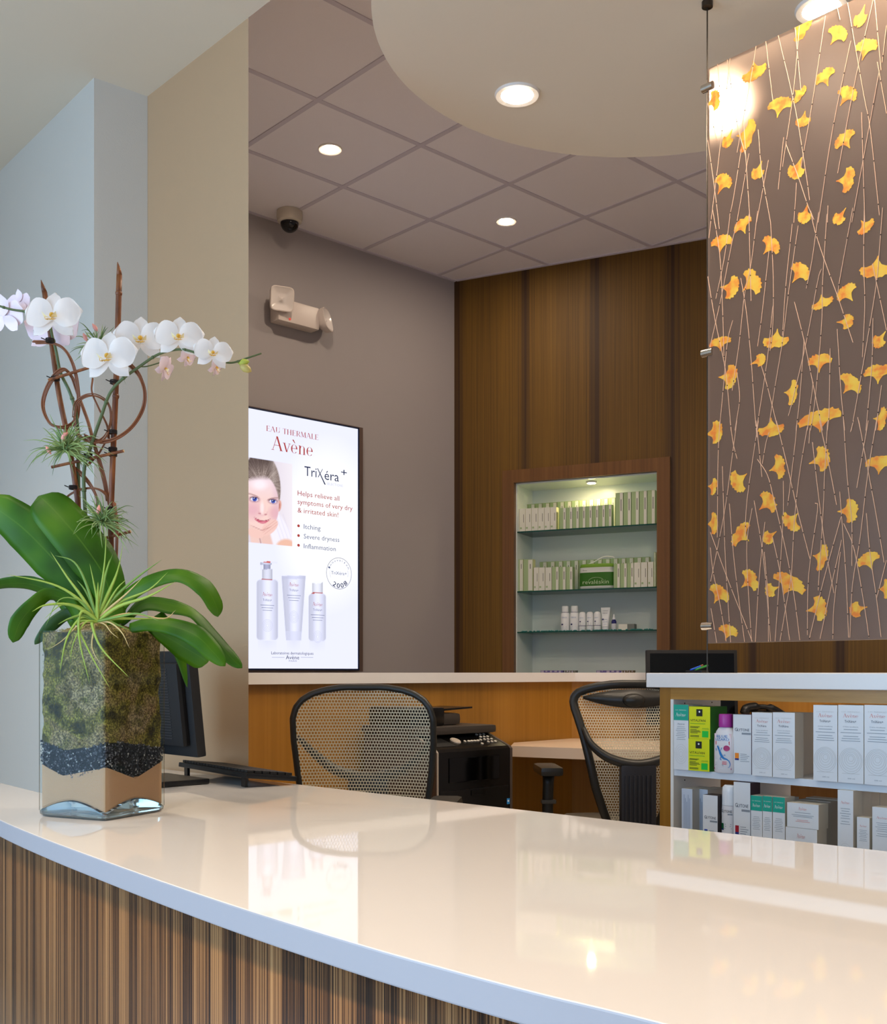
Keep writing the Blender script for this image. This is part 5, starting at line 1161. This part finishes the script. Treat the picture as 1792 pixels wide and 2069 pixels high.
for i in range(2300):
    side = rn.randrange(4); a = rn.uniform(-h2, h2); d_ = h2-rn.uniform(.000, .003)
    x, y = ((a, -d_), (d_, a), (a, d_), (-d_, a))[side]
    z0, z1 = sand_top(x, y), grav_top(x, y)+.003; z = rn.uniform(z0, z1); r_ = rn.uniform(.0016, .0034)
    M_ = Matrix.Rotation(rn.uniform(0, 6), 3, (rn.uniform(-1, 1), rn.uniform(-1, 1), rn.uniform(-1, 1)))
    V = [M_ @ Vector(q)*r_+Vector((x, y, z)) for q in ((1, 0, 0), (-1, 0, 0), (0, 1, 0), (0, -1, 0), (0, 0, .6), (0, 0, -.6))]
    V = [Vector((max(-h2-.0005, min(h2+.0005, v.x)), max(-h2-.0005, min(h2+.0005, v.y)), v.z)) for v in V]
    g.add(V, [(0, 2, 4), (2, 1, 4), (1, 3, 4), (3, 0, 4), (2, 0, 5), (1, 2, 5), (3, 1, 5), (0, 3, 5)], rn.choices(range(4), (5, 4, 2, .6))[0])
tag(g.mk('gravel', gray, vs), kind='stuff')
mossm = M('moss_green', 'ffffff', .95); b = mossm.node_tree.nodes['Principled BSDF']; tcn = N(mossm, 'ShaderNodeTexCoord')
n1 = N(mossm, 'ShaderNodeTexNoise', i_Scale=13., i_Detail=4., i_Roughness=.55); n2 = N(mossm, 'ShaderNodeTexNoise', i_Scale=240., i_Detail=4., i_Roughness=.8); n3 = N(mossm, 'ShaderNodeTexNoise', i_Scale=5., i_Detail=1.)
for q in (n1, n2, n3): L(mossm, tcn.outputs['Object'], q.inputs['Vector'])
r1 = ramp(mossm, [(.32, '4d4414'), (.42, '77702a'), (.47, '9a9040'), (.53, 'a08c58'), (.6, 'b8a27c'), (.7, '7c7c3c')]); L(mossm, n1.outputs['Fac'], r1.inputs[0])
r2 = ramp(mossm, [(.34, '15150c'), (.48, '80807a'), (.60, 'f0f0e6')]); L(mossm, n2.outputs['Fac'], r2.inputs[0])
mu = N(mossm, 'ShaderNodeMix', data_type='RGBA', blend_type='OVERLAY'); mu.inputs[0].default_value = .85; L(mossm, r1.outputs[0], mu.inputs[6]); L(mossm, r2.outputs[0], mu.inputs[7]); r3 = ramp(mossm, [(.38, '6a5a48'), (.5, 'ffffff'), (.62, 'd8cdb8')]); n3.inputs['Scale'].default_value = 26.; n3.inputs['Detail'].default_value = 3.; L(mossm, n3.outputs['Fac'], r3.inputs[0])
mv = N(mossm, 'ShaderNodeMix', data_type='RGBA', blend_type='MULTIPLY'); mv.inputs[0].default_value = .6; L(mossm, mu.outputs[2], mv.inputs[6]); L(mossm, r3.outputs[0], mv.inputs[7]); L(mossm, mv.outputs[2], b.inputs['Base Color'])
bp = N(mossm, 'ShaderNodeBump', i_Strength=.9, i_Distance=.004); L(mossm, n2.outputs['Fac'], bp.inputs['Height']); L(mossm, bp.outputs['Normal'], b.inputs['Normal'])
lv = []
for j in range(27):
    z = j/26
    P = []
    for (x, y) in dense(h2, m=22):
        nn_ = noise.noise(Vector((x*38, y*38, z*9)))*.004+noise.noise(Vector((x*160, y*160, z*40)))*.0025
        l = math.hypot(x, y); P.append((x*(1-.022+nn_/l*1.1), y*(1-.022+nn_/l*1.1)))
    lv.append((P, (lambda zz: (lambda x, y: (grav_top(x, y)+.001)*(1-zz)+(VH-.004)*zz))(z)))
shell(lv, False, False).mk('moss_layer', mossm, vs, smooth=True)
g = G().grid(lambda u, v: Vector(((2*u-1)*(h2-.004), (2*v-1)*(h2-.004), VH-.006+.024*(1-(2*u-1)**2)*(1-(2*v-1)**2)+.006*noise.noise(Vector((u*9, v*9, 0))))), 30, 30); g.mk('moss_top', mossm, vs, smooth=True)
g = G(); fz = [M('moss_tuft_olive', '6f6f1c', .9), M('moss_tuft_light', 'a3a03c', .9), M('moss_tuft_dark', '3a3c12', .9)]
for i in range(5200):
    if i < 1500: x, y = rn.uniform(-h2, h2), rn.uniform(-h2, h2); z = VH-.004+.020*(1-(x/h2)**2)*(1-(y/h2)**2); d = Vector((rn.uniform(-1, 1), rn.uniform(-1, 1), rn.uniform(.1, 1.2)))
    else:
        side = rn.randrange(4); a = rn.uniform(-h2*.97, h2*.97); dd = h2-.0035; x, y = ((a, -dd), (dd, a), (a, dd), (-dd, a))[side]; z = rn.uniform(.150, VH-.004) if rn.random() < .75 else rn.uniform(.148, .175); d = Vector((rn.uniform(-1, 1), rn.uniform(-1, 1), rn.uniform(-1, 1)))
    d = d.normalized()*rn.uniform(.002, .006); p = Vector((x, y, z)); q = p+d
    if i >= 1500: q.x = max(-h2-.002, min(h2+.002, q.x)); q.y = max(-h2-.002, min(h2+.002, q.y))
    s_ = Vector((rn.uniform(-1, 1), rn.uniform(-1, 1), rn.uniform(-1, 1))).normalized()*.0007
    g.add([p+s_, p-s_, q], [(0, 1, 2)], 1 if z < .175 and rn.random() < .7 else rn.choice((0, 0, 1, 2)))
tag(g.mk('moss_tufts', fz, vs), kind='stuff')

# ---------------------------------------------------------------- bamboo trellis
bam = M('bamboo_brown', 'ffffff', .4); b = bam.node_tree.nodes['Principled BSDF']; tcn = N(bam, 'ShaderNodeTexCoord'); mp = N(bam, 'ShaderNodeMapping'); mp.inputs['Scale'].default_value = (90, 90, 14); L(bam, tcn.outputs['Object'], mp.inputs[0])
nn_ = N(bam, 'ShaderNodeTexNoise', i_Scale=1., i_Detail=4.); L(bam, mp.outputs[0], nn_.inputs['Vector']); rp = ramp(bam, [(.3, '4c2713'), (.5, '74401f'), (.7, '99602f')]); L(bam, nn_.outputs['Fac'], rp.inputs[0]); L(bam, rp.outputs[0], b.inputs['Base Color'])
vine_m = M('vine_brown', '7d4a2c', .5); tie_m = M('twine_black', '1b1310', .8); cutm = M('cut_bamboo', 'd9b884', .7)
DP = 2.40
tr = thing('bamboo_trellis', 'brown bamboo stakes with looped vines tied together rising from the glass vase', 'plant support', (VC.x, VC.y, VT), 0)
def stake(pts, r, name='stake', nodes=()):
    P = [PX(*p) for p in pts]; rr = []
    Pd = cat_rom(P, 5); g = G(); g.tube(Pd, [r]*len(Pd), 12)
    for k in nodes:
        c = PX(*k); g.lathe([(r*.98, -.006), (r*1.18, -.002), (r*1.18, .001), (r*.98, .004)], 12, c=c)
    return g
g = stake([(241, 556, DP), (237, 700, DP), (233, 810, DP), (228, 930, DP), (224, 1060, DP), (226, 1180, DP), (226, 1262, DP)], .0063, nodes=[(240, 592, DP), (234, 800, DP), (225, 1035, DP)])
a = PX(241, 557, DP); g.tube([a, a+Vector((-.001, 0, .014)), a+Vector((-.004, 0, .030))], [.0063, .0045, .0006], 12); g.mk('stake', bam, tr, smooth=True)
g = stake([(90, 590, DP+.02), (104, 690, DP+.02), (118, 790, DP+.01), (134, 870, DP), (148, 950, DP), (160, 1040, DP), (172, 1160, DP), (180, 1262, DP)], .0058)
a = PX(90, 591, DP+.02); g.tube([a, a+Vector((-.004, 0, .013)), a+Vector((-.008, 0, .028))], [.0058, .004, .0006], 12); g.mk('stake', bam, tr, smooth=True)
for a, b in (((98, 768), (300-118, 742)), ((104, 944), (250, 911)), ((212, 1087), (264, 1074))):
    p, q = PX(*a, DP-.012), PX(*b, DP-.012); g = G().tube([p, q], .0033, 10, 0); g.tube([q, q+(q-p).normalized()*.0006], .0030, 10, 1); g.mk('crossbar', [bam, cutm], tr)
def vine(pts, n=4, spread=.0032, r=.0014, seed=0, d0=None):
    rn = random.Random(seed); base = cat_rom([PX(x, y, DP+(d0 or 0)+.012*math.sin(i*1.3+seed)) for i, (x, y) in enumerate(pts)], 7); g = G()
    for k in range(n):
        ph_ = rn.uniform(0, 6); o_ = Vector((rn.uniform(-1, 1), rn.uniform(-.6, .6), rn.uniform(-1, 1)))*spread
        g.tube([p+o_*(1+.5*math.sin(i*.15+ph_)) for i, p in enumerate(base)], r, 6)
    g.mk('vine_loop', vine_m, tr, smooth=True)
vine([(68, 690), (98, 691), (128, 703), (148, 735), (157, 775), (158, 820), (150, 850), (128, 862), (104, 857), (91, 835), (88, 810), (96, 780), (112, 754), (130, 745), (146, 762), (160, 800), (178, 850), (188, 890), (200, 930), (212, 975), (218, 1012)], 6, .0028, .0016, 1)
vine([(150, 842), (155, 812), (175, 798), (198, 800), (220, 818), (224, 850), (214, 880), (196, 892), (172, 888), (154, 868), (150, 840)], 6, .0035, .0011, 2, -.01)
vine([(188, 765), (186, 792), (200, 825), (218, 862), (221, 888)], 4, .002, .0015, 3)
vine([(262, 735), (282, 758), (292, 790), (288, 825), (268, 860), (240, 884), (212, 893), (190, 888), (172, 880)], 6, .0026, .0017, 4, -.012)
vine([(212, 895), (200, 915), (188, 928), (176, 940)], 4, .002, .0015, 6, -.012)
vine([(128, 1012), (142, 998), (164, 988), (192, 986), (214, 998), (222, 1020)], 5, .0026, .0013, 7)
vine([(148, 945), (166, 960), (184, 982), (196, 1008), (196, 1030)], 5, .003, .0014, 8)
vine([(232, 1018), (237, 1060), (236, 1110), (233, 1160)], 6, .003, .0018, 9, -.012)
for (x, y) in ((101, 688), (112, 765), (231, 772), (228, 873), (228, 908), (228, 918), (178, 920), (148, 985), (224, 1028)):
    c = PX(x, y, DP-.004); g = G()
    for k in range(3): g.tube([c+Vector((.0085*math.cos(a), .0085*math.sin(a), -.003+.003*k)) for a in [i*2*PI/14 for i in range(15)]], .0014, 5)
    g.tube([c+Vector((-.008, -.006, 0)), c+Vector((-.016, -.010, .003))], .0012, 5); g.mk('twine_tie', tie_m, tr)

# ---------------------------------------------------------------- orchids
leafg = M('orchid_leaf', 'ffffff', .42, spec=.32); b = leafg.node_tree.nodes['Principled BSDF']; tcn = N(leafg, 'ShaderNodeUVMap'); sp = N(leafg, 'ShaderNodeSeparateXYZ'); L(leafg, tcn.outputs[0], sp.inputs[0])
nn_ = N(leafg, 'ShaderNodeTexNoise', i_Scale=9., i_Detail=2.); tco = N(leafg, 'ShaderNodeTexCoord'); L(leafg, tco.outputs['Object'], nn_.inputs['Vector'])
rp = ramp(leafg, [(.3, '274e06'), (.5, '386a09'), (.7, '507d10')]); L(leafg, nn_.outputs['Fac'], rp.inputs[0])
ab = N(leafg, 'ShaderNodeMath', operation='SUBTRACT'); ab.inputs[1].default_value = .5; L(leafg, sp.outputs[0], ab.inputs[0]); a2 = N(leafg, 'ShaderNodeMath', operation='ABSOLUTE'); L(leafg, ab.outputs[0], a2.inputs[0])
mr = N(leafg, 'ShaderNodeMapRange'); mr.inputs['From Min'].default_value = .0; mr.inputs['From Max'].default_value = .022; mr.inputs['To Min'].default_value = .55; mr.inputs['To Max'].default_value = 0.; L(leafg, a2.outputs[0], mr.inputs['Value'])
mx = N(leafg, 'ShaderNodeMix', data_type='RGBA'); L(leafg, mr.outputs[0], mx.inputs[0]); L(leafg, rp.outputs[0], mx.inputs[6]); mx.inputs[7].default_value = (*lin('5f8a26'), 1); L(leafg, mx.outputs[2], b.inputs['Base Color'])
tl = N(leafg, 'ShaderNodeBsdfTranslucent'); tl.inputs[0].default_value = (*lin('5c9a10'), 1); ms = N(leafg, 'ShaderNodeMixShader'); ms.inputs[0].default_value = .18; L(leafg, b.outputs[0], ms.inputs[1]); L(leafg, tl.outputs[0], ms.inputs[2]); L(leafg, ms.outputs[0], leafg.node_tree.nodes['Material Output'].inputs[0])
stem_m = M('orchid_stem', '55653f', .5)
def strap(name, pts, widths, parent, mat, fold=.18, tw=0., nseg=6, thick=.0016):
    """strap leaf: pts are (px, py, depth); widths in picture px; tw turns the blade about its length"""
    P = cat_rom([PX(*p) for p in pts], nseg); n = len(P); ws = np.interp(np.linspace(0, 1, n), np.linspace(0, 1, len(widths)), widths)
    tt = np.linspace(0, 1, n); ws = ws*np.where(tt > .88, np.sqrt(np.clip(1-((tt-.88)/.12)**2, 0.003, 1)), 1)
    V = []; uv = []
    tws = tw if isinstance(tw, (list, tuple)) else [tw]*2
    tv = np.interp(np.linspace(0, 1, n), np.linspace(0, 1, len(tws)), tws)
    for i, p in enumerate(P):
        t = (P[min(i+1, n-1)]-P[max(i-1, 0)]).normalized(); vd = Vector((p.x, p.y, p.z-EYE)).normalized()
        s = t.cross(vd).normalized(); nn2 = s.cross(t).normalized(); a = R(float(tv[i])); s, nn2 = s*math.cos(a)+nn2*math.sin(a), nn2*math.cos(a)-s*math.sin(a)
        w = float(ws[i])/F*p.y/2/max(.35, abs(math.cos(a)))
        for k in range(7): f = (k-3)/3; V.append(p+s*w*f+nn2*(-fold*w*(1-abs(f)**1.3))); uv.append((k/6, i/(n-1)))
    Fc = [(i*7+k, i*7+k+1, (i+1)*7+k+1, (i+1)*7+k) for i in range(n-1) for k in range(6)]
    o = mk(name, V, Fc, mat, parent, True, uv); solid(o, thick); return o
petal_m = M('petal_white', 'ffffff', .45); b = petal_m.node_tree.nodes['Principled BSDF']; b.inputs['Base Color'].default_value = (*lin('f6f3f2'), 1)
tl = N(petal_m, 'ShaderNodeBsdfTranslucent'); tl.inputs[0].default_value = (*lin('fdfaf5'), 1); ms = N(petal_m, 'ShaderNodeMixShader'); ms.inputs[0].default_value = .4; L(petal_m, b.outputs[0], ms.inputs[1]); L(petal_m, tl.outputs[0], ms.inputs[2]); L(petal_m, ms.outputs[0], petal_m.node_tree.nodes['Material Output'].inputs[0])
petal_p = M('petal_blush', 'f1dfe8', .5); lip_y = M('lip_pale_yellow', 'f3e6b4', .45); lip_w = M('lip_gold', 'dfae3a', .4); bud_m = M('bud_green', 'b3bd4c', .5); bud_p = M('bud_pink', 'd8a294', .5)
def petal(ln, wd, cup=.18, base=.12, tipp=1.6, nu=8, nv=9, curl=.15):
    def f(u, v):
        v = math.sin(v*PI/2); a = 2*u-1; prof = (v**.55)*(1-v**tipp)**.5 if v < 1 else 0; prof = max(prof, 0)/.66+base*(1-v)
        x = a*wd/2*min(1., prof); z = ln*(v-.10*a*a*v*(0 if v < .2 else 1)); y = -cup*wd*(a*a)*.5*v-curl*ln*math.sin(v*PI*.55)+curl*ln*v*v*1.4
        return Vector((x, y, z))
    return G().grid(f, nu, nv)
def flower(parent, px, py, D, size, yaw=0, pitch=0, roll=0, blush=False, name='flower'):
    c = PX(px, py, D); s = size/F*D/2; rt = Matrix.Translation(c) @ Matrix.Rotation(R(yaw), 4, 'Z') @ Matrix.Rotation(R(pitch), 4, 'X') @ Matrix.Rotation(R(roll), 4, 'Y')
    g = G()
    def addp(ang, ln, wd, y0, **kw):
        q = petal(ln*s, wd*s, **kw); q.xf(Matrix.Translation((0, y0*s, 0)) @ Matrix.Rotation(R(90-ang), 4, 'Y')); g.add(q.V, q.F, 0)
    addp(90, .92, .62, .06, cup=.12); addp(222, .92, .60, .07, cup=.12); addp(318, .92, .60, .07, cup=.12)
    addp(14, 1.02, 1.02, 0, cup=.14, tipp=2.4, base=.22); addp(166, 1.02, 1.02, 0, cup=.14, tipp=2.4, base=.22)
    g.xf(rt); o = g.mk(name, petal_p if blush else petal_m, parent, smooth=True)
    g = G(); g.lathe([(.0005, 0), (s*.07, s*.03), (s*.09, s*.12), (s*.05, s*.2), (.0005, s*.22)], 12, 1, c=(0, 0, s*.02), ax='y')
    for sg in (-1, 1):
        q = G().grid(lambda u, v: Vector((sg*(s*.05+s*.17*v+.02*s*u), -s*(.16+.22*u+.05*v), s*(-.10-.05*u+.16*v*u))), 4, 4); g.add(q.V, q.F, 0)
    q = G().grid(lambda u, v: Vector(((2*u-1)*s*(.13*(1-v)+.05), -s*(.14+.24*v), s*(-.12-.24*v+.12*v*v))), 4, 6); g.add(q.V, q.F, 1)
    g.tube([Vector((-.03*s, -s*.36, -s*.26)), Vector((-.10*s, -s*.42, -s*.26)), Vector((-.12*s, -s*.40, -s*.18))], s*.012, 5, 1); g.tube([Vector((.03*s, -s*.36, -s*.26)), Vector((.10*s, -s*.42, -s*.26)), Vector((.12*s, -s*.40, -s*.18))], s*.012, 5, 1)
    g.xf(rt); l = g.mk('lip', [lip_y, lip_w], o, smooth=True)
    return o
def orchid(label, base, stem, r0, r1):
    t = thing('phalaenopsis_orchid', label, 'orchid', PX(*base), 0, 'white orchids in the glass vase')
    P = cat_rom([PX(*p) for p in stem], 7); n = len(P); g = G().tube(P, [r0+(r1-r0)*i/(n-1) for i in range(n)], 10)
    for i in range(6, n-4, 11): g.tube([P[i]-(P[i+1]-P[i]).normalized()*.002, P[i]+(P[i+1]-P[i]).normalized()*.003], [(r0+(r1-r0)*i/n)*1.3]*2, 8)
    g.mk('flower_stem', stem_m, t, smooth=True); return t
D1 = 2.37
o1 = orchid('white orchid arching right with a row of blooms and a green bud', (205, 1262, 2.40), [(205, 1262, 2.40), (182, 1150, 2.40), (172, 1030, 2.39), (170, 950, 2.385), (186, 895, 2.38), (205, 840, 2.38), (222, 795, 2.38), (245, 768, 2.375), (280, 742, 2.37), (320, 716, 2.37), (362, 706, 2.37), (400, 714, 2.37), (440, 728, 2.38), (468, 733, 2.39), (498, 724, 2.40), (528, 714, 2.41)], .0046, .0018)
flower(o1, 219, 722, D1-.01, 124, -6, -4, 0); flower(o1, 284, 686, D1+.02, 112, 10, -6, 0); flower(o1, 361, 682, D1, 104, 8, -8, 2); flower(o1, 430, 714, D1, 82, 14, -4, 6)
flower(o1, 333, 745, D1+.03, 62, 75, 25, 20, True); flower(o1, 378, 722, D1+.03, 54, 70, 35, 10, True); flower(o1, 436, 742, D1+.03, 52, 80, 30, 5, True)
G().tube(cat_rom([PX(282, 741, 2.37), PX(298, 740, 2.38), PX(325, 732, 2.395)], 4), .0014, 6).mk('flower_stem', stem_m, o1, smooth=True)
for (x, y, a, s_) in ((492, 732, .2, 12), (496, 744, .9, 14)):
    c = PX(x, y, 2.40); s = s_/F*2.4; g = G().lathe([(.0005, -s), (s*.45, -s*.6), (s*.62, 0), (s*.42, s*.6), (.0005, s)], 12, 0); g.xf(Matrix.Translation(c) @ Matrix.Rotation(a+1.2, 4, 'Y')); g.mk('bud', bud_m if y < 740 else M('bud_mixed', 'b9a860', .5), o1, smooth=True)
# its leaves
strap('leaf', [(236, 1262, 2.36), (215, 1175, 2.35), (170, 1105, 2.34), (115, 1040, 2.34), (78, 1003, 2.35)], [34, 66, 92, 92, 84, 60], o1, leafg, tw=[10, -12, -18])
strap('leaf', [(238, 1258, 2.37), (250, 1215, 2.36), (300, 1178, 2.34), (362, 1163, 2.33), (410, 1186, 2.33), (434, 1222, 2.34), (440, 1246, 2.35)], [14, 26, 28, 26, 36, 32, 16], o1, leafg, tw=[20, 45, 20])
strap('leaf', [(245, 1262, 2.40), (290, 1222, 2.42), (345, 1226, 2.43), (393, 1243, 2.43), (430, 1285, 2.42), (462, 1325, 2.41), (489, 1350, 2.41)], [10, 26, 30, 18, 24, 28, 18], o1, leafg, tw=[30, 55, 10])
strap('leaf', [(262, 1270, 2.36), (300, 1262, 2.35), (345, 1266, 2.34), (395, 1285, 2.33), (430, 1318, 2.33), (455, 1346, 2.33)], [20, 26, 34, 44, 38, 18], o1, leafg, tw=[30, 20, 5])
strap('leaf', [(300, 1268, 2.39), (330, 1282, 2.40), (370, 1305, 2.40), (405, 1326, 2.40), (420, 1338, 2.40)], [12, 34, 54, 52, 36], o1, leafg, tw=-15)
strap('leaf', [(320, 1240, 2.42), (346, 1280, 2.43), (365, 1330, 2.43), (378, 1389, 2.43)], [20, 28, 20, 4], o1, leafg, tw=20)
o2 = orchid('white orchid on the left stake with one full bloom and blooms at the picture edge', (180, 1262, 2.41), [(180, 1262, 2.41), (166, 1150, 2.41), (160, 1030, 2.41), (158, 940, 2.41), (158, 880, 2.41), (152, 828, 2.41), (140, 790, 2.41), (122, 752, 2.41), (114, 712, 2.41), (106, 680, 2.405), (98, 650, 2.40), (76, 634, 2.40), (48, 629, 2.40), (22, 625, 2.40), (-12, 615, 2.40)], .0046, .0024)
flower(o2, 107, 640, 2.37, 120, 0, -6, 0); flower(o2, 105, 664, 2.44, 118, 175, 0, 0, True); flower(o2, 8, 640, 2.42, 96, 165, -10, 0, True); flower(o2, 38, 612, 2.45, 60, 160, 0, 0, True)
strap('leaf', [(178, 1262, 2.38), (160, 1190, 2.37), (110, 1130, 2.36), (50, 1068, 2.35), (0, 1030, 2.35), (-30, 1006, 2.36)], [30, 62, 90, 88, 70, 14], o2, leafg, tw=[0, 10, 16])
strap('leaf', [(150, 1262, 2.44), (120, 1205, 2.45), (70, 1180, 2.46), (20, 1177, 2.46), (-30, 1186, 2.46)], [16, 26, 28, 22, 16], o2, leafg, tw=40)
strap('leaf', [(162, 1262, 2.35), (140, 1216, 2.34), (100, 1200, 2.33), (68, 1222, 2.32), (40, 1256, 2.32), (26, 1298, 2.33)], [14, 24, 24, 30, 38, 26], o2, leafg, tw=[50, 40, 0])
strap('leaf', [(176, 1258, 2.40), (140, 1240, 2.40), (105, 1262, 2.39), (80, 1290, 2.385), (70, 1302, 2.385)], [16, 24, 26, 16, 4], o2, M('leaf_dark', '2f5524', .4), tw=10)

# ---------------------------------------------------------------- air plants
airm = M('air_plant_lime', '93ad45', .5); airm2 = M('air_plant_lime_dark', '6f9440', .5); airt = M('tillandsia_grey_green', '8ca566', .6); airt2 = M('tillandsia_dark', '64804a', .6); pinkb = M('bract_pink', 'e39a8e', .5); airdry = M('blade_dry', 'c4b078', .6)
def blade(g, P, w, mi, nrm_=Vector((0, -1, 0))):
    P = cat_rom(P, 5); n = len(P); V = []
    for i, p in enumerate(P):
        t = (P[min(i+1, n-1)]-P[max(i-1, 0)]).normalized(); s = t.cross(nrm_)
        if s.length < .05: s = t.cross(Vector((1, 0, 0)))
        s.normalize(); f = 1-i/(n-1); ww = w*(f**.7)*(.75+.25*math.sin(min(1, i/(n*.3))*PI/2)); up_ = s.cross(t)
        V += [p+s*ww, p-up_*ww*.5, p-s*ww, p+up_*ww*.15]
    g.add(V, [(i*4+k, i*4+(k+1) % 4, (i+1)*4+(k+1) % 4, (i+1)*4+k) for i in range(n-1) for k in range(4)], mi)
big = thing('air_plant', 'large lime green air plant with long curling blades spilling over the vase front', 'air plant', PX(196, 1256, 2.26), 0, 'air plants')
g = G(); Dc = 2.26
BL = [  # tip, via1, via2 (px), width px, mat
 ((10, 1160), (105, 1180), (160, 1212), 7, 0), ((101, 1113), (135, 1165), (168, 1210), 7, 0), ((110, 1122), (150, 1136), (176, 1185), 6, 1), ((64, 1236), (95, 1222), (150, 1224), 7, 0), ((88, 1252), (125, 1222), (165, 1228), 5, 0), ((116, 1262), (140, 1250), (170, 1243), 7, 1),
 ((120, 1362), (135, 1290), (165, 1248), 7, 0), ((262, 1370), (205, 1310), (186, 1262), 7, 0), ((182, 1385), (160, 1290), (165, 1236), 7, 0), ((224, 1394), (182, 1320), (158, 1260), 6, 0), ((208, 1350), (186, 1310), (190, 1270), 4, 2), ((265, 1274), (236, 1262), (215, 1254), 7, 1), ((262, 1310), (246, 1278), (222, 1258), 4, 2),
 ((356, 1174), (300, 1205), (240, 1225), 8, 0), ((340, 1155), (300, 1192), (240, 1218), 6, 0), ((328, 1130), (270, 1172), (225, 1215), 8, 1), ((256, 1170), (236, 1190), (215, 1225), 6, 0), ((290, 1165), (255, 1200), (220, 1230), 6, 2), ((222, 1128), (212, 1165), (204, 1210), 8, 0), ((228, 1118), (214, 1160), (206, 1205), 6, 1), ((181, 1138), (190, 1180), (196, 1215), 6, 0), ((215, 1060), (212, 1130), (204, 1190), 5, 0), ((244, 1132), (232, 1170), (212, 1215), 8, 0), ((250, 1090), (238, 1150), (214, 1205), 4, 0),
 ((356, 1232), (330, 1250), (260, 1240), 5, 2), ((322, 1255), (280, 1240), (240, 1246), 6, 1), ((318, 1250), (270, 1250), (230, 1250), 7, 0), ((155, 1172), (170, 1190), (185, 1220), 6, 1), ((198, 1175), (198, 1195), (197, 1225), 8, 0), ((92, 1315), (125, 1295), (160, 1262), 3, 2), ((240, 1290), (225, 1278), (212, 1262), 3, 2), ((142, 1340), (148, 1300), (172, 1258), 4, 0), ((90, 1270), (120, 1212), (165, 1216), 4, 1)]
rn = random.Random(11)
for tip, v1, v2_, w, mi in BL:
    dt = -.05*rn.random()-.02 if tip[1] > 1280 else rn.uniform(-.06, .05)
    drop = tip[1] > 1275
    blade(g, [PX(196+rn.uniform(-5, 5), 1256, Dc), PX(*v2_, Dc+dt*.25), PX(*v1, 2.235 if drop else Dc+dt*.7), PX(*tip, 2.225 if drop else Dc+dt)], w/F*Dc*.62, mi)
g.mk('blades', [airm, airm2, airdry], big, smooth=True)
for (cx, cy, D, n, rad, lab, buds, sd) in ((132, 898, 2.36, 130, 66, 'small grass-like air plant with pink tips tied to the left bamboo stake', ((130, 880), (98, 910), (128, 884)), 1), (207, 1046, 2.37, 130, 58, 'small grass-like air plant tied low on the right bamboo stake above the big leaf', ((199, 1030),), 2), (196, 690, 2.44, 70, 52, 'small grass-like air plant with pink tips behind the white blooms', ((172, 682), (192, 662)), 3)):
    t = thing('air_plant', lab, 'air plant', PX(cx, cy+14, D), 0, 'air plants'); g = G(); rn = random.Random(sd)
    for k in range(n):
        a = rn.uniform(0, 2*PI); el_ = rn.uniform(-.5, 1.3); ln = rad*1.12/F*D*rn.uniform(.6, 1.25)
        d = Vector((math.cos(a)*math.cos(el_), math.sin(a)*math.cos(el_)*.8, math.sin(el_))); c = PX(cx, cy+10, D)+Vector((rn.uniform(-1, 1), rn.uniform(-1, 1), rn.uniform(-1, 1)))*.006
        sag = Vector((0, 0, -1))*ln*rn.uniform(.05, .5)+Vector((rn.uniform(-1, 1), rn.uniform(-1, 1), 0))*ln*.15
        blade(g, [c, c+d*ln*.35, c+d*ln*.72+sag*.3, c+d*ln+sag], .0019, rn.choice((0, 0, 1)))
    g.mk('blades', [airt, airt2], t, smooth=True)
    for (x, y) in buds:
        c = PX(x, y, D-.02); q = G().lathe([(.0005, -.010), (.0045, -.003), (.004, .004), (.0005, .011)], 10); q.xf(Matrix.Translation(c) @ Matrix.Rotation(rn.uniform(-.9, .9), 4, 'Y')); q.mk('pink_bract', pinkb, t, smooth=True)
